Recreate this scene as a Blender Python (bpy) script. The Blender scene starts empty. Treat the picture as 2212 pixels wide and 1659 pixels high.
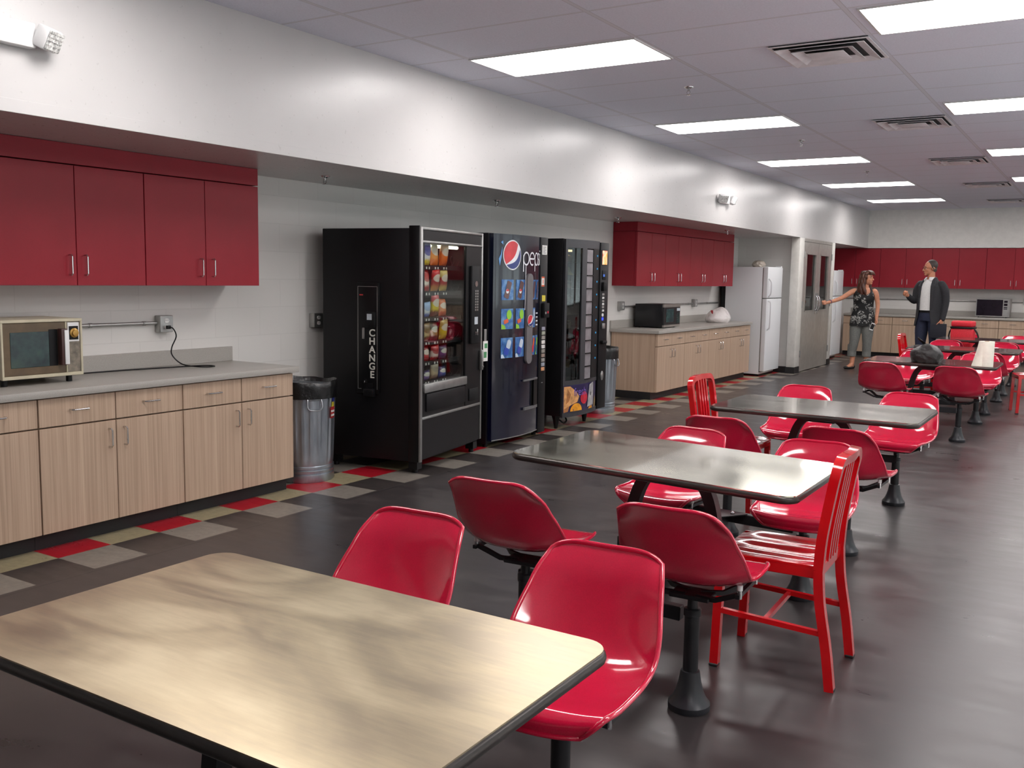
import bpy, bmesh, math, random
from math import sin, cos, pi, radians
from mathutils import Vector, Matrix
random.seed(7)
S = bpy.context.scene
COL = S.collection

# ------------------------------------------------------------------ camera, world, exposure
cam_d = bpy.data.cameras.new('camera')
cam = bpy.data.objects.new('camera', cam_d); COL.objects.link(cam)
FPX = 2045.57
cam_d.sensor_fit = 'HORIZONTAL'; cam_d.sensor_width = 36.0
cam_d.lens = FPX * 36.0 / 2212.0
cam_d.clip_start = 0.05; cam_d.clip_end = 100
RR = ((0.846137, 0.532723, 0.016049), (0.073297, -0.086487, -0.993553), (-0.527901, 0.841859, -0.112227))
cam.matrix_world = Matrix(((RR[0][0], -RR[1][0], -RR[2][0], 5.24),
                           (RR[0][1], -RR[1][1], -RR[2][1], 0.0),
                           (RR[0][2], -RR[1][2], -RR[2][2], 1.467),
                           (0, 0, 0, 1)))
S.camera = cam
S.view_settings.view_transform = 'Standard'
S.view_settings.look = 'None'
S.view_settings.gamma = 1.0
S.view_settings.use_curve_mapping = False
S.view_settings.exposure = 0.0
S.cycles.use_denoising = True
S.cycles.max_bounces = 10
S.cycles.diffuse_bounces = 6
LAMP = 17.0          # ceiling panel radiance
SKY = 1.8           # daylight let in by the windows added on the right
GROUND_FILL = 4.0       # lower half of the world, made brighter to lift the ceiling
W = bpy.data.worlds.new('world'); S.world = W; W.use_nodes = True
_t = W.node_tree; _bg = _t.nodes['Background']
_tc = _t.nodes.new('ShaderNodeTexCoord'); _sp = _t.nodes.new('ShaderNodeSeparateXYZ'); _t.links.new(_tc.outputs['Generated'], _sp.inputs[0])
_mr = _t.nodes.new('ShaderNodeMapRange'); _mr.inputs[1].default_value = -0.02; _mr.inputs[2].default_value = 0.02
_mr.inputs[3].default_value = GROUND_FILL; _mr.inputs[4].default_value = SKY
_t.links.new(_sp.outputs[2], _mr.inputs[0]); _t.links.new(_mr.outputs[0], _bg.inputs[1])
_bg.inputs[0].default_value = (0.90, 0.95, 1.0, 1)

# ------------------------------------------------------------------ materials
def lin(c):
    c = c / 255.0
    return c / 12.92 if c <= 0.04045 else ((c + 0.055) / 1.055) ** 2.4
def rgb(r, g, b): return (lin(r), lin(g), lin(b), 1.0)
class Mat:
    def __init__(s, name, col=(128, 128, 128), rough=0.5, metal=0.0, coat=0.0, spec=0.5):
        s.m = bpy.data.materials.new(name); s.m.use_nodes = True
        s.t = s.m.node_tree; s.n = s.t.nodes; s.p = s.n['Principled BSDF']
        s.p.inputs['Base Color'].default_value = rgb(*col)
        s.p.inputs['Roughness'].default_value = rough
        s.p.inputs['Metallic'].default_value = metal
        s.p.inputs['Specular IOR Level'].default_value = spec
        if coat:
            s.p.inputs['Coat Weight'].default_value = coat; s.p.inputs['Coat Roughness'].default_value = 0.06
    def N(s, kind, **kw):
        n = s.n.new('ShaderNode' + kind)
        for k, v in kw.items():
            if k in n.inputs: n.inputs[k].default_value = v
            else: setattr(n, k, v)
        return n
    def L(s, a, b): s.t.links.new(a, b)
    def coord(s, kind='Object', scale=(1, 1, 1)):
        tc = s.N('TexCoord'); mp = s.N('Mapping'); mp.inputs['Scale'].default_value = scale
        s.L(tc.outputs[kind], mp.inputs[0]); return mp.outputs[0]
    def noise(s, scale=5, detail=4, rough=0.55, vec=None):
        n = s.N('TexNoise'); n.inputs['Scale'].default_value = scale; n.inputs['Detail'].default_value = detail
        n.inputs['Roughness'].default_value = rough
        if vec is None: vec = s.coord()
        s.L(vec, n.inputs['Vector']); return n.outputs['Fac']
    def ramp(s, fac, stops):
        r = s.N('ValToRGB'); e = r.color_ramp.elements
        while len(e) < len(stops): e.new(0.5)
        for el, (p, c) in zip(e, stops):
            el.position = p; el.color = rgb(*c) if len(c) == 3 else c
        s.L(fac, r.inputs[0]); return r.outputs[0]
    def grey(s, fac, a, b, p0=0.3, p1=0.7):
        r = s.N('MapRange'); r.inputs[1].default_value = p0; r.inputs[2].default_value = p1
        r.inputs[3].default_value = a; r.inputs[4].default_value = b
        s.L(fac, r.inputs[0]); return r.outputs[0]
    def bump(s, fac, strength=0.1, dist=0.01):
        b = s.N('Bump'); b.inputs['Strength'].default_value = strength; b.inputs['Distance'].default_value = dist
        s.L(fac, b.inputs['Height']); s.L(b.outputs[0], s.p.inputs['Normal'])
    def math(s, op, a, b=None, c=None):
        n = s.N('Math', operation=op)
        for i, v in enumerate((a, b, c)):
            if v is None: continue
            if isinstance(v, (int, float)): n.inputs[i].default_value = v
            else: s.L(v, n.inputs[i])
        return n.outputs[0]
    def mix(s, fac, a, b):
        n = s.N('Mix', data_type='RGBA')
        if isinstance(fac, (int, float)): n.inputs[0].default_value = fac
        else: s.L(fac, n.inputs[0])
        for i, v in ((6, a), (7, b)):
            if isinstance(v, tuple): n.inputs[i].default_value = rgb(*v)
            else: s.L(v, n.inputs[i])
        return n.outputs[2]
    def base(s, sock): s.L(sock, s.p.inputs['Base Color']); return s
    def rough(s, sock): s.L(sock, s.p.inputs['Roughness']); return s
def flat(name, col, rough=0.5, metal=0.0, coat=0.0, var=0.08, scale=12):
    """plain paint or plastic with a faint procedural mottling"""
    m = Mat(name, col, rough, metal, coat)
    f = m.noise(scale)
    lo = tuple(c * (1 - var) for c in col); hi = tuple(min(255, c * (1 + var)) for c in col)
    m.base(m.ramp(f, [(0.3, lo), (0.7, hi)]))
    return m
def emit(name, col, strength):
    m = bpy.data.materials.new(name); m.use_nodes = True
    p = m.node_tree.nodes['Principled BSDF']
    p.inputs['Base Color'].default_value = rgb(*col)
    p.inputs['Emission Color'].default_value = rgb(*col); p.inputs['Emission Strength'].default_value = strength
    class M: pass
    r = M(); r.m = m; return r

M = {}
# floor: worn dark resilient floor with a strip of coloured tiles along the left wall
m = Mat('floor_tile', rough=0.3)
tc = m.N('TexCoord'); sp = m.N('SeparateXYZ'); m.L(tc.outputs['Object'], sp.inputs[0])
X, Y = sp.outputs[0], sp.outputs[1]
row = m.math('FLOOR', m.math('DIVIDE', m.math('SUBTRACT', 1.087, X), 0.3048))
jj = m.math('FLOOR', m.math('DIVIDE', m.math('SUBTRACT', Y, 2.766), 0.3048))
odd = m.math('MODULO', m.math('ADD', jj, 100), 2)
n1 = m.noise(2.2, 6, 0.65); n2 = m.noise(26, 5, 0.7)
stre = m.noise(3, 5, 0.6, m.coord('Object', (1.0, 4.0, 1)))
def mott(c, v=0.12): return m.ramp(n2, [(0.3, tuple(k * (1 - v) for k in c)), (0.7, tuple(k * (1 + v) for k in c))])
grey_t, dark_t, red_t, olive_t = mott((121, 115, 107), .1), mott((54, 49, 48), .15), mott((158, 22, 36), .06), mott((146, 136, 108), .1)
rowA = m.mix(odd, red_t, olive_t); rowB = m.mix(odd, grey_t, dark_t)
is1 = m.math('MODULO', m.math('ADD', row, 10), 2)
strip = m.mix(is1, rowB, rowA)
inside = m.math('GREATER_THAN', row, -0.5)
dark = m.ramp(m.math('ADD', m.math('MULTIPLY', n1, 0.6), m.math('MULTIPLY', stre, 0.4)), [(0.35, (46, 42, 43)), (0.52, (58, 53, 53)), (0.68, (74, 69, 68))])
line = m.math('LESS_THAN', m.math('ABSOLUTE', m.math('SUBTRACT', X, 1.12)), 0.004)
colr = m.mix(inside, dark, strip)
m.base(m.mix(line, colr, (24, 22, 22)))
m.rough(m.grey(m.math('ADD', m.math('MULTIPLY', stre, 0.5), m.math('MULTIPLY', n1, 0.5)), 0.24, 0.42))
m.bump(m.noise(3.5, 3), 0.04, 0.02)
M['floor'] = m
# ceiling: lay-in panels on a T-bar grid
m = Mat('ceiling_panel', rough=0.9)
tc = m.N('TexCoord'); sp = m.N('SeparateXYZ'); m.L(tc.outputs['Object'], sp.inputs[0])
def gridline(c, off, pitch, w):
    u = m.math('DIVIDE', m.math('SUBTRACT', c, off), pitch)
    d = m.math('ABSOLUTE', m.math('SUBTRACT', m.math('FRACT', m.math('ADD', u, 100.5)), 0.5))
    return m.math('LESS_THAN', d, w / pitch)
gl = m.math('MAXIMUM', gridline(sp.outputs[0], 1.495, 1.2192, 0.012), gridline(sp.outputs[1], 5.335, 0.6096, 0.006))
edge = m.math('MAXIMUM', gridline(sp.outputs[0], 1.495, 1.2192, 0.016), gridline(sp.outputs[1], 5.335, 0.6096, 0.010))
f = m.noise(90, 3, 0.8)
panel = m.ramp(f, [(0.3, (216, 219, 232)), (0.62, (226, 229, 242))])
pc = m.mix(edge, panel, (192, 192, 200))
m.base(m.mix(gl, pc, (214, 215, 224)))
m.bump(m.math('ADD', m.math('MULTIPLY', edge, -0.6), m.math('MULTIPLY', f, 0.3)), 0.10, 0.004)
M['ceiling'] = m
# painted walls
m = Mat('wall_paint', rough=0.55)
br = m.N('TexBrick'); br.offset = 0.5
mp = m.N('Mapping'); tcx = m.N('TexCoord'); m.L(tcx.outputs['Object'], mp.inputs[0])
mp.inputs['Rotation'].default_value = (radians(90), 0, radians(90))
cmb = m.N('CombineXYZ'); spx = m.N('SeparateXYZ'); m.L(tcx.outputs['Object'], spx.inputs[0])
m.L(m.math('ADD', spx.outputs[0], spx.outputs[1]), cmb.inputs[0]); m.L(spx.outputs[2], cmb.inputs[1])
m.L(cmb.outputs[0], br.inputs['Vector'])
for k, v in (('Scale', 1.0), ('Brick Width', 0.4064), ('Row Height', 0.2032), ('Mortar Size', 0.003), ('Mortar Smooth', 0.6)): br.inputs[k].default_value = v
br.inputs['Color1'].default_value = rgb(214, 212, 208); br.inputs['Color2'].default_value = rgb(211, 209, 205); br.inputs['Mortar'].default_value = rgb(204, 202, 198)
m.base(br.outputs['Color'])
m.bump(m.math('ADD', m.math('MULTIPLY', br.outputs['Fac'], -1.0), m.math('MULTIPLY', m.noise(60, 4), 0.2)), 0.2, 0.003)
M['block'] = m
m = Mat('soffit_paint', rough=0.3, spec=0.6)
f = m.noise(1.6, 3); g = m.noise(40, 4)
m.base(m.ramp(f, [(0.3, (190, 188, 187)), (0.7, (196, 194, 193))]))
sp = m.N('SeparateXYZ'); tcx = m.N('TexCoord'); m.L(tcx.outputs['Object'], sp.inputs[0])
u = m.math('FRACT', m.math('ADD', m.math('DIVIDE', m.math('SUBTRACT', sp.outputs[1], 3.378), 1.2192), 100.5))
sm = m.math('LESS_THAN', m.math('ABSOLUTE', m.math('SUBTRACT', u, 0.5)), 0.0022)
m.rough(m.grey(g, 0.27, 0.36))
m.bump(m.math('ADD', m.math('MULTIPLY', sm, -0.7), m.math('MULTIPLY', m.noise(4, 2), 0.6)), 0.3, 0.006)
M['soffit'] = m
M['wall'] = flat('plain_wall_paint', (222, 219, 214), 0.6, var=0.02)
M['trim'] = flat('trim_paint', (206, 204, 198), 0.4, var=0.03)
M['white'] = flat('white_enamel', (222, 222, 222), 0.3, var=0.02)
M['fridge'] = flat('refrigerator_enamel', (220, 222, 224), 0.35, var=0.02, scale=200)
M['lampframe'] = flat('lamp_frame_enamel', (215, 215, 213), 0.4, var=0.02)
M['diffuser'] = emit('lamp_diffuser', (255, 250, 248), LAMP)
M['black_rubber'] = flat('black_rubber', (24, 23, 25), 0.55, var=0.1)
M['black'] = flat('black_enamel', (13, 13, 15), 0.38, var=0.1)
M['blackmat'] = flat('matt_black', (11, 11, 13), 0.6, var=0.1)
M['cabblack'] = flat('machine_black', (13, 12, 15), 0.45, var=0.12, scale=6)
M['frameblack'] = flat('black_powder_coat', (27, 27, 30), 0.38, var=0.1)
M['postcap'] = flat('black_post_foot', (40, 41, 45), 0.35, var=0.15)
for k_ in ('cabblack', 'black', 'blackmat'): M[k_].p.inputs['Specular IOR Level'].default_value = .3
M['chrome'] = Mat('chrome', (205, 205, 205), 0.18, 1.0)
M['steelwire'] = flat('galvanised_steel', (165, 168, 172), 0.32, 1.0, var=0.08)
M['alu'] = flat('brushed_aluminium', (168, 168, 166), 0.38, 0.9, var=0.05)
# wood laminate
m = Mat('wood_laminate', rough=0.42)
v = m.coord('Object', (170, 170, 1.3)); f = m.noise(1.0, 5, 0.6, v); f2 = m.noise(1.0, 3, 0.5, m.coord('Object', (26, 26, .4)))
m.base(m.ramp(m.math('ADD', m.math('MULTIPLY', f, .7), m.math('MULTIPLY', f2, .3)), [(0.3, (158, 134, 114)), (0.5, (178, 153, 131)), (0.7, (196, 172, 150))]))
M['wood'] = m
m = Mat('red_laminate', rough=0.4, spec=0.28)
f = m.noise(3, 4); g = m.noise(300, 2)
m.base(m.ramp(m.math('ADD', m.math('MULTIPLY', f, .6), m.math('MULTIPLY', g, .4)), [(0.35, (140, 26, 40)), (0.65, (152, 32, 46))]))
M['red_lam'] = m
m = Mat('grey_worktop_laminate', rough=0.35)
f = m.noise(220, 3, 0.7)
m.base(m.ramp(f, [(0.35, (154, 150, 144)), (0.65, (170, 166, 159))]))
M['worktop'] = m
m = Mat('red_moulded_fibreglass', rough=0.12, coat=0.8, spec=.6)
f = m.noise(260, 2); g = m.noise(5, 3)
m.base(m.ramp(m.math('ADD', m.math('MULTIPLY', f, .5), m.math('MULTIPLY', g, .5)), [(0.35, (192, 16, 54)), (0.65, (208, 26, 64))]))
M['shell'] = m
m = Mat('red_gloss_paint', rough=0.14, coat=0.5)
g = m.noise(6, 3)
m.base(m.ramp(g, [(0.3, (190, 12, 20)), (0.7, (206, 20, 26))]))
M['redpaint'] = m
# stainless table tops
def steel(name, c0, c1, c2, r0, r1, swirl=1.5, patch=.05, coat=.6):
    m = Mat(name, rough=0.2, metal=1.0)
    n = m.N('TexNoise'); n.inputs['Scale'].default_value = 2.0; n.inputs['Detail'].default_value = 5; n.inputs['Distortion'].default_value = swirl
    m.L(m.coord('Object', (0.8, 1.6, 1)), n.inputs['Vector'])
    fine = m.noise(30, 4, .6, m.coord('Object', (.25, 2.2, 1)))
    mixv = m.math('ADD', m.math('MULTIPLY', n.outputs['Fac'], 0.75), m.math('MULTIPLY', fine, 0.25))
    m.base(m.ramp(mixv, [(0.36, c0), (0.5, c1), (0.64, c2)]))
    pat = m.grey(m.noise(2.4, 2, 0.5), 0, patch, .46, .58)
    m.rough(m.math('ADD', m.grey(n.outputs['Fac'], r0, r1), pat))
    m.p.inputs['Coat Weight'].default_value = coat; m.p.inputs['Coat Roughness'].default_value = .04; m.p.inputs['Coat IOR'].default_value = 1.8
    return m
M['steel'] = steel('worn_stainless_top', (184, 183, 164), (194, 193, 175), (204, 203, 185), 0.13, 0.19, 1.0, .05)
M['steel_mid'] = steel('grey_stainless_top', (140, 137, 126), (150, 147, 136), (160, 157, 146), 0.12, 0.18, 1.0, .05)
M['steel_old'] = steel('tarnished_stainless_top', (184, 170, 146), (202, 187, 157), (216, 202, 172), 0.31, 0.38, 2.0, .0, .0)
M['steel_dark'] = steel('dull_stainless_top', (118, 110, 106), (130, 122, 118), (142, 134, 128), 0.16, 0.22)
m = flat('door_stainless', (176, 174, 168), 0.36, 0.55, var=0.04); M['doorsteel'] = m
def glass(name, tint=(230, 238, 236), gloss=0.02, ior=1.5):
    mm = bpy.data.materials.new(name); mm.use_nodes = True; t = mm.node_tree; n = t.nodes
    n.remove(n['Principled BSDF']); out = n['Material Output']
    fr = n.new('ShaderNodeFresnel'); geo = n.new('ShaderNodeNewGeometry'); mr = n.new('ShaderNodeMapRange')
    mr.inputs[3].default_value = ior; mr.inputs[4].default_value = 1 / ior       # both faces of a thin pane reflect alike
    t.links.new(geo.outputs['Backfacing'], mr.inputs[0]); t.links.new(mr.outputs[0], fr.inputs[0])
    tr = n.new('ShaderNodeBsdfTransparent'); tr.inputs[0].default_value = rgb(*tint)
    gl = n.new('ShaderNodeBsdfGlossy'); gl.inputs['Roughness'].default_value = gloss
    mx = n.new('ShaderNodeMixShader')
    t.links.new(fr.outputs[0], mx.inputs[0]); t.links.new(tr.outputs[0], mx.inputs[1]); t.links.new(gl.outputs[0], mx.inputs[2])
    t.links.new(mx.outputs[0], out.inputs[0])
    class Q: pass
    q = Q(); q.m = mm; return q
M['glass'] = glass('clear_glass', (238, 242, 240), 0.02, 1.5)
M['glass_dark'] = glass('tinted_glass', (186, 190, 190), 0.03, 1.55)

# ------------------------------------------------------------------ mesh builder
class MB:
    def __init__(s): s.bm = bmesh.new()
    def v(s, p): return s.bm.verts.new(p)
    def poly(s, pts): return s.bm.faces.new([s.bm.verts.new(p) for p in pts])
    def box(s, a, b, bev=0.0, seg=2, mat=None):
        r = bmesh.ops.create_cube(s.bm, size=1.0); vs = r['verts']
        c = [(a[i] + b[i]) / 2 for i in range(3)]; d = [abs(b[i] - a[i]) for i in range(3)]
        for q in vs:
            q.co = Vector((c[0] + q.co.x * d[0], c[1] + q.co.y * d[1], c[2] + q.co.z * d[2]))
        allv = vs
        if bev > 0:
            es = list({e for q in vs for e in q.link_edges})
            rb = bmesh.ops.bevel(s.bm, geom=es, offset=min(bev, min(d) * 0.45), segments=seg, profile=0.5, affect='EDGES')
            allv = list({q for f in rb['faces'] for q in f.verts} | {q for q in vs if q.is_valid})
        if mat is not None:
            for q in allv: q.co = mat @ q.co
        return s
    def tube(s, pts, r, n=10, closed=False, caps=True, sq=False):
        pts = [Vector(p) for p in pts]; k = len(pts)
        rs = r if isinstance(r, (list, tuple)) else [r] * k
        tang = []
        for i in range(k):
            a = pts[(i - 1) % k] if (closed or i > 0) else pts[i]
            b = pts[(i + 1) % k] if (closed or i < k - 1) else pts[i]
            tang.append((b - a).normalized())
        up = Vector((0, 0, 1)) if abs(tang[0].z) < 0.9 else Vector((0, 1, 0))
        nx = tang[0].cross(up).normalized(); rings = []
        for i in range(k):
            nx = (nx - tang[i] * nx.dot(tang[i])).normalized(); ny = tang[i].cross(nx)
            ring = []
            for j in range(n):
                a = 2 * pi * (j + (0.5 if n == 4 else 0)) / n
                rr = rs[i] * (1.41421 if n == 4 else 1)
                ring.append(s.bm.verts.new(pts[i] + nx * cos(a) * rr + ny * sin(a) * rr))
            rings.append(ring)
        for i in range(k if closed else k - 1):
            A, B = rings[i], rings[(i + 1) % k]
            for j in range(n): s.bm.faces.new((A[j], A[(j + 1) % n], B[(j + 1) % n], B[j]))
        if caps and not closed:
            s.bm.faces.new(rings[0][::-1]); s.bm.faces.new(rings[-1])
        return s
    def cyl(s, a, b, r, n=20, r2=None): return s.tube([a, b], [r, r if r2 is None else r2], n)
    def lathe(s, prof, n=32, at=(0, 0, 0), wob=None):
        rings = []
        for (r, z) in prof:
            ring = []
            for j in range(n):
                a = 2 * pi * j / n; rr = r + (wob(a, z) if wob else 0)
                ring.append(s.bm.verts.new((at[0] + rr * cos(a), at[1] + rr * sin(a), at[2] + z)))
            rings.append(ring)
        for A, B in zip(rings, rings[1:]):
            for j in range(n): s.bm.faces.new((A[j], A[(j + 1) % n], B[(j + 1) % n], B[j]))
        if prof[0][0] > 1e-4: s.bm.faces.new(rings[0][::-1])
        if prof[-1][0] > 1e-4: s.bm.faces.new(rings[-1])
        return s
    def grid(s, f, nu, nv):
        g = [[s.bm.verts.new(f(i / nu, j / nv)) for j in range(nv + 1)] for i in range(nu + 1)]
        for i in range(nu):
            for j in range(nv): s.bm.faces.new((g[i][j], g[i + 1][j], g[i + 1][j + 1], g[i][j + 1]))
        return g
    def loft(s, rings, caps=True, closed=True):
        R = [[s.bm.verts.new(p) for p in ring] for ring in rings]
        for A, B in zip(R, R[1:]):
            n = len(A)
            for j in range(n if closed else n - 1): s.bm.faces.new((A[j], A[(j + 1) % n], B[(j + 1) % n], B[j]))
        if caps and closed: s.bm.faces.new(R[0][::-1]); s.bm.faces.new(R[-1])
        return s
    def ell(s, c, r, n=16, mat=None):
        q = bmesh.ops.create_uvsphere(s.bm, u_segments=n, v_segments=max(6, n // 2), radius=1.0)['verts']
        for v in q:
            p = Vector((v.co.x * r[0], v.co.y * r[1], v.co.z * r[2]))
            if mat is not None: p = mat @ p
            v.co = p + Vector(c)
        return s
    def prism(s, pts, axis, a, b):
        """extrude a 2-D outline along axis ('x','y','z') from a to b"""
        def P(p, t):
            return {'x': (t, p[0], p[1]), 'y': (p[0], t, p[1]), 'z': (p[0], p[1], t)}[axis]
        A = [s.bm.verts.new(P(p, a)) for p in pts]; B = [s.bm.verts.new(P(p, b)) for p in pts]
        n = len(pts)
        for j in range(n): s.bm.faces.new((A[j], A[(j + 1) % n], B[(j + 1) % n], B[j]))
        s.bm.faces.new(A[::-1]); s.bm.faces.new(B)
        return s
    def add(s, other):
        me = bpy.data.meshes.new('t'); other.bm.to_mesh(me); s.bm.from_mesh(me); bpy.data.meshes.remove(me); return s
    def xf(s, mat):
        bmesh.ops.transform(s.bm, matrix=mat, verts=s.bm.verts); return s
    def mesh(s, name, mat, smooth=True, angle=0.6):
        bm = s.bm
        bmesh.ops.recalc_face_normals(bm, faces=bm.faces)
        for f in bm.faces: f.smooth = smooth
        for e in bm.edges:
            if len(e.link_faces) == 2 and e.calc_face_angle(0) > angle: e.smooth = False
        me = bpy.data.meshes.new(name); bm.to_mesh(me); bm.free()
        if mat is not None: me.materials.append(mat.m)
        return me
    def build(s, name, mat, parent=None, label=None, loc=None, smooth=True, angle=0.6):
        o = bpy.data.objects.new(name, s.mesh(name, mat, smooth, angle)); COL.objects.link(o)
        if parent is not None: o.parent = parent
        if loc is not None: o.location = loc
        if label: o['label'] = label
        return o
def thing(name, label, cat, loc=(0, 0, 0), rz=0.0, group=None):
    o = bpy.data.objects.new(name, None); COL.objects.link(o); o.empty_display_size = 0.1
    o.location = loc; o.rotation_euler = (0, 0, rz); o['label'] = label; o['category'] = cat
    if group: o['group'] = group
    return o
def tag(o, label, cat, group=None):
    o['label'] = label; o['category'] = cat
    if group: o['group'] = group
    return o
def struct(name, mb, mat, parent=None, **k):
    o = mb.build(name, mat, parent, **k)
    if parent is None: o['kind'] = 'structure'
    return o
def dup(root, loc, rz, label, group=None):
    r = root.copy(); COL.objects.link(r); r.location = loc; r.rotation_euler = (0, 0, rz); r['label'] = label
    if group: r['group'] = group
    for ch in list(root.children):
        c = ch.copy(); COL.objects.link(c); c.parent = r
        for g in list(ch.children):
            d = g.copy(); COL.objects.link(d); d.parent = c
    return r
def evaluated(me, mods, name):
    """apply modifiers to a mesh and return the result"""
    o = bpy.data.objects.new('tmp', me); COL.objects.link(o)
    for kind, kw in mods:
        md = o.modifiers.new(kind, kind)
        for k, v in kw.items(): setattr(md, k, v)
    dg = bpy.context.evaluated_depsgraph_get(); dg.update()
    res = bpy.data.meshes.new_from_object(o.evaluated_get(dg)); res.name = name
    bpy.data.objects.remove(o); bpy.data.meshes.remove(me)
    for p in res.polygons: p.use_smooth = True
    return res
def mobj(name, me, parent=None, label=None):
    o = bpy.data.objects.new(name, me); COL.objects.link(o)
    if parent is not None: o.parent = parent
    if label: o['label'] = label
    return o
def text_mb(body, size, depth=0.002, cx=True, spacing=1.0, bold=0):
    """flat lettering in the XY plane as an MB"""
    c = bpy.data.curves.new('t', 'FONT'); c.body = body; c.size = size; c.extrude = depth / 2
    c.space_character = spacing; c.offset = bold
    if cx: c.align_x = 'CENTER'
    c.align_y = 'CENTER'
    o = bpy.data.objects.new('t', c); COL.objects.link(o)
    dg = bpy.context.evaluated_depsgraph_get(); dg.update()
    me = bpy.data.meshes.new_from_object(o.evaluated_get(dg))
    b = MB(); b.bm.from_mesh(me); bpy.data.objects.remove(o); bpy.data.curves.remove(c); bpy.data.meshes.remove(me)
    return b
def bez(p0, p1, p2, p3, n=10):
    P = [Vector(p) for p in (p0, p1, p2, p3)]
    return [P[0] * (1 - t) ** 3 + P[1] * 3 * t * (1 - t) ** 2 + P[2] * 3 * t * t * (1 - t) + P[3] * t ** 3 for t in [i / n for i in range(n + 1)]]
def smoothpath(pts, n=6):
    pts = [Vector(p) for p in pts]; out = []
    for i in range(len(pts) - 1):
        p0 = pts[max(0, i - 1)]; p1 = pts[i]; p2 = pts[i + 1]; p3 = pts[min(len(pts) - 1, i + 2)]
        for k in range(n):
            t = k / n
            out.append(0.5 * ((2 * p1) + (p2 - p0) * t + (2 * p0 - 5 * p1 + 4 * p2 - p3) * t * t + (3 * p1 - p0 - 3 * p2 + p3) * t ** 3))
    out.append(pts[-1]); return out
def rrect(w, h, r, n=6):
    out = []
    for cx, cy, a0 in ((w / 2 - r, h / 2 - r, 0), (-w / 2 + r, h / 2 - r, 90), (-w / 2 + r, -h / 2 + r, 180), (w / 2 - r, -h / 2 + r, 270)):
        for i in range(n + 1):
            a = radians(a0 + 90 * i / n); out.append((cx + r * cos(a), cy + r * sin(a)))
    return out

# ------------------------------------------------------------------ room shell
XS, ZS, ZC = 1.031, 2.162, 2.909       # soffit face, soffit underside, ceiling height
YB, XR, YF = 20.5, 9.4, -8.0           # back wall, right wall, wall behind the viewpoint
XF = 5.75                              # beyond this line, out of frame, a pale floor is added to bounce light upward
b = MB(); b.box((-0.1, YF, -0.1), (XF, YB, 0.0)); struct('floor', b, M['floor'])
b = MB(); b.box((XF, 9.5, -0.1), (XR, YB, 0.0)); struct('floor_right_far', b, M['floor'])
b = MB(); b.box((XF, YF, -0.1), (XR, 9.5, 0.0)); struct('floor_added_bounce', b, flat('pale_bounce_floor', (232, 228, 226), .5, var=.04, scale=3))
b = MB(); b.box((-0.1, YF, ZC), (XR, YB, ZC + 0.1)); struct('ceiling', b, M['ceiling'])
b = MB(); b.box((-0.15, YF, 0), (0.0, YB, ZC)); struct('wall_left', b, M['block'])
b = MB(); b.box((-0.1, YB, 0), (XR, YB + 0.15, ZC)); struct('wall_back', b, M['block'])
WIN_ADDED = [(-3.4 + 3.4 * k, -0.7 + 3.4 * k) for k in range(1, 7)]     # windows added to the unseen right wall to brighten the room
WZ0, WZ1 = 0.85, 2.45
b = MB(); b.box((XR, YF, 0), (XR + 0.15, YB, WZ0)).box((XR, YF, WZ1), (XR + 0.15, YB, ZC)); e0 = YF
for a, c in WIN_ADDED: b.box((XR, e0, WZ0), (XR + 0.15, a, WZ1)); e0 = c
b.box((XR, e0, WZ0), (XR + 0.15, YB, WZ1)); struct('wall_right', b, M['wall'])
for k, (a, c) in enumerate(WIN_ADDED):
    b = MB()
    for p, q in (((XR + .04, a, WZ0), (XR + .1, a + .05, WZ1)), ((XR + .04, c - .05, WZ0), (XR + .1, c, WZ1)), ((XR + .04, a, WZ0), (XR + .1, c, WZ0 + .05)), ((XR + .04, a, WZ1 - .05), (XR + .1, c, WZ1)), ((XR + .04, (a + c) / 2 - .02, WZ0), (XR + .1, (a + c) / 2 + .02, WZ1))): b.box(p, q)
    w_ = struct('window_%d' % (k + 1), b, M['alu'])
    b = MB(); b.box((XR + .065, a + .05, WZ0 + .05), (XR + .071, c - .05, WZ1 - .05)); b.build('window_pane', M['glass'], w_)
    pl = bpy.data.lights.new('added_window_portal', 'AREA'); pl.shape = 'RECTANGLE'; pl.size = WZ1 - WZ0; pl.size_y = c - a; pl.cycles.is_portal = True
    po = bpy.data.objects.new('added_window_portal', pl); COL.objects.link(po); po.location = (XR + .16, (a + c) / 2, (WZ0 + WZ1) / 2); po.rotation_euler = (0, radians(90), 0)
b = MB(); b.box((-0.1, YF - 0.15, 0), (XR, YF, ZC)); struct('wall_front', b, flat('warm_grey_paint', (206, 201, 196), .6, var=.03))
YBS = 20.13
b = MB(); b.box((0.0, YF, ZS), (XS, YB, ZC)); struct('trim_1', b, M['soffit'])
b = MB(); b.box((XS, YBS, ZS), (XR, YB, ZC)); struct('trim_2', b, M['wall'])
# trim strip along the lower edge of the soffit
b = MB(); b.box((XS, YF, ZS), (XS + 0.004, 15.2, ZS + 0.06), 0.001, 1); struct('trim_3', b, M['soffit'])
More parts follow.
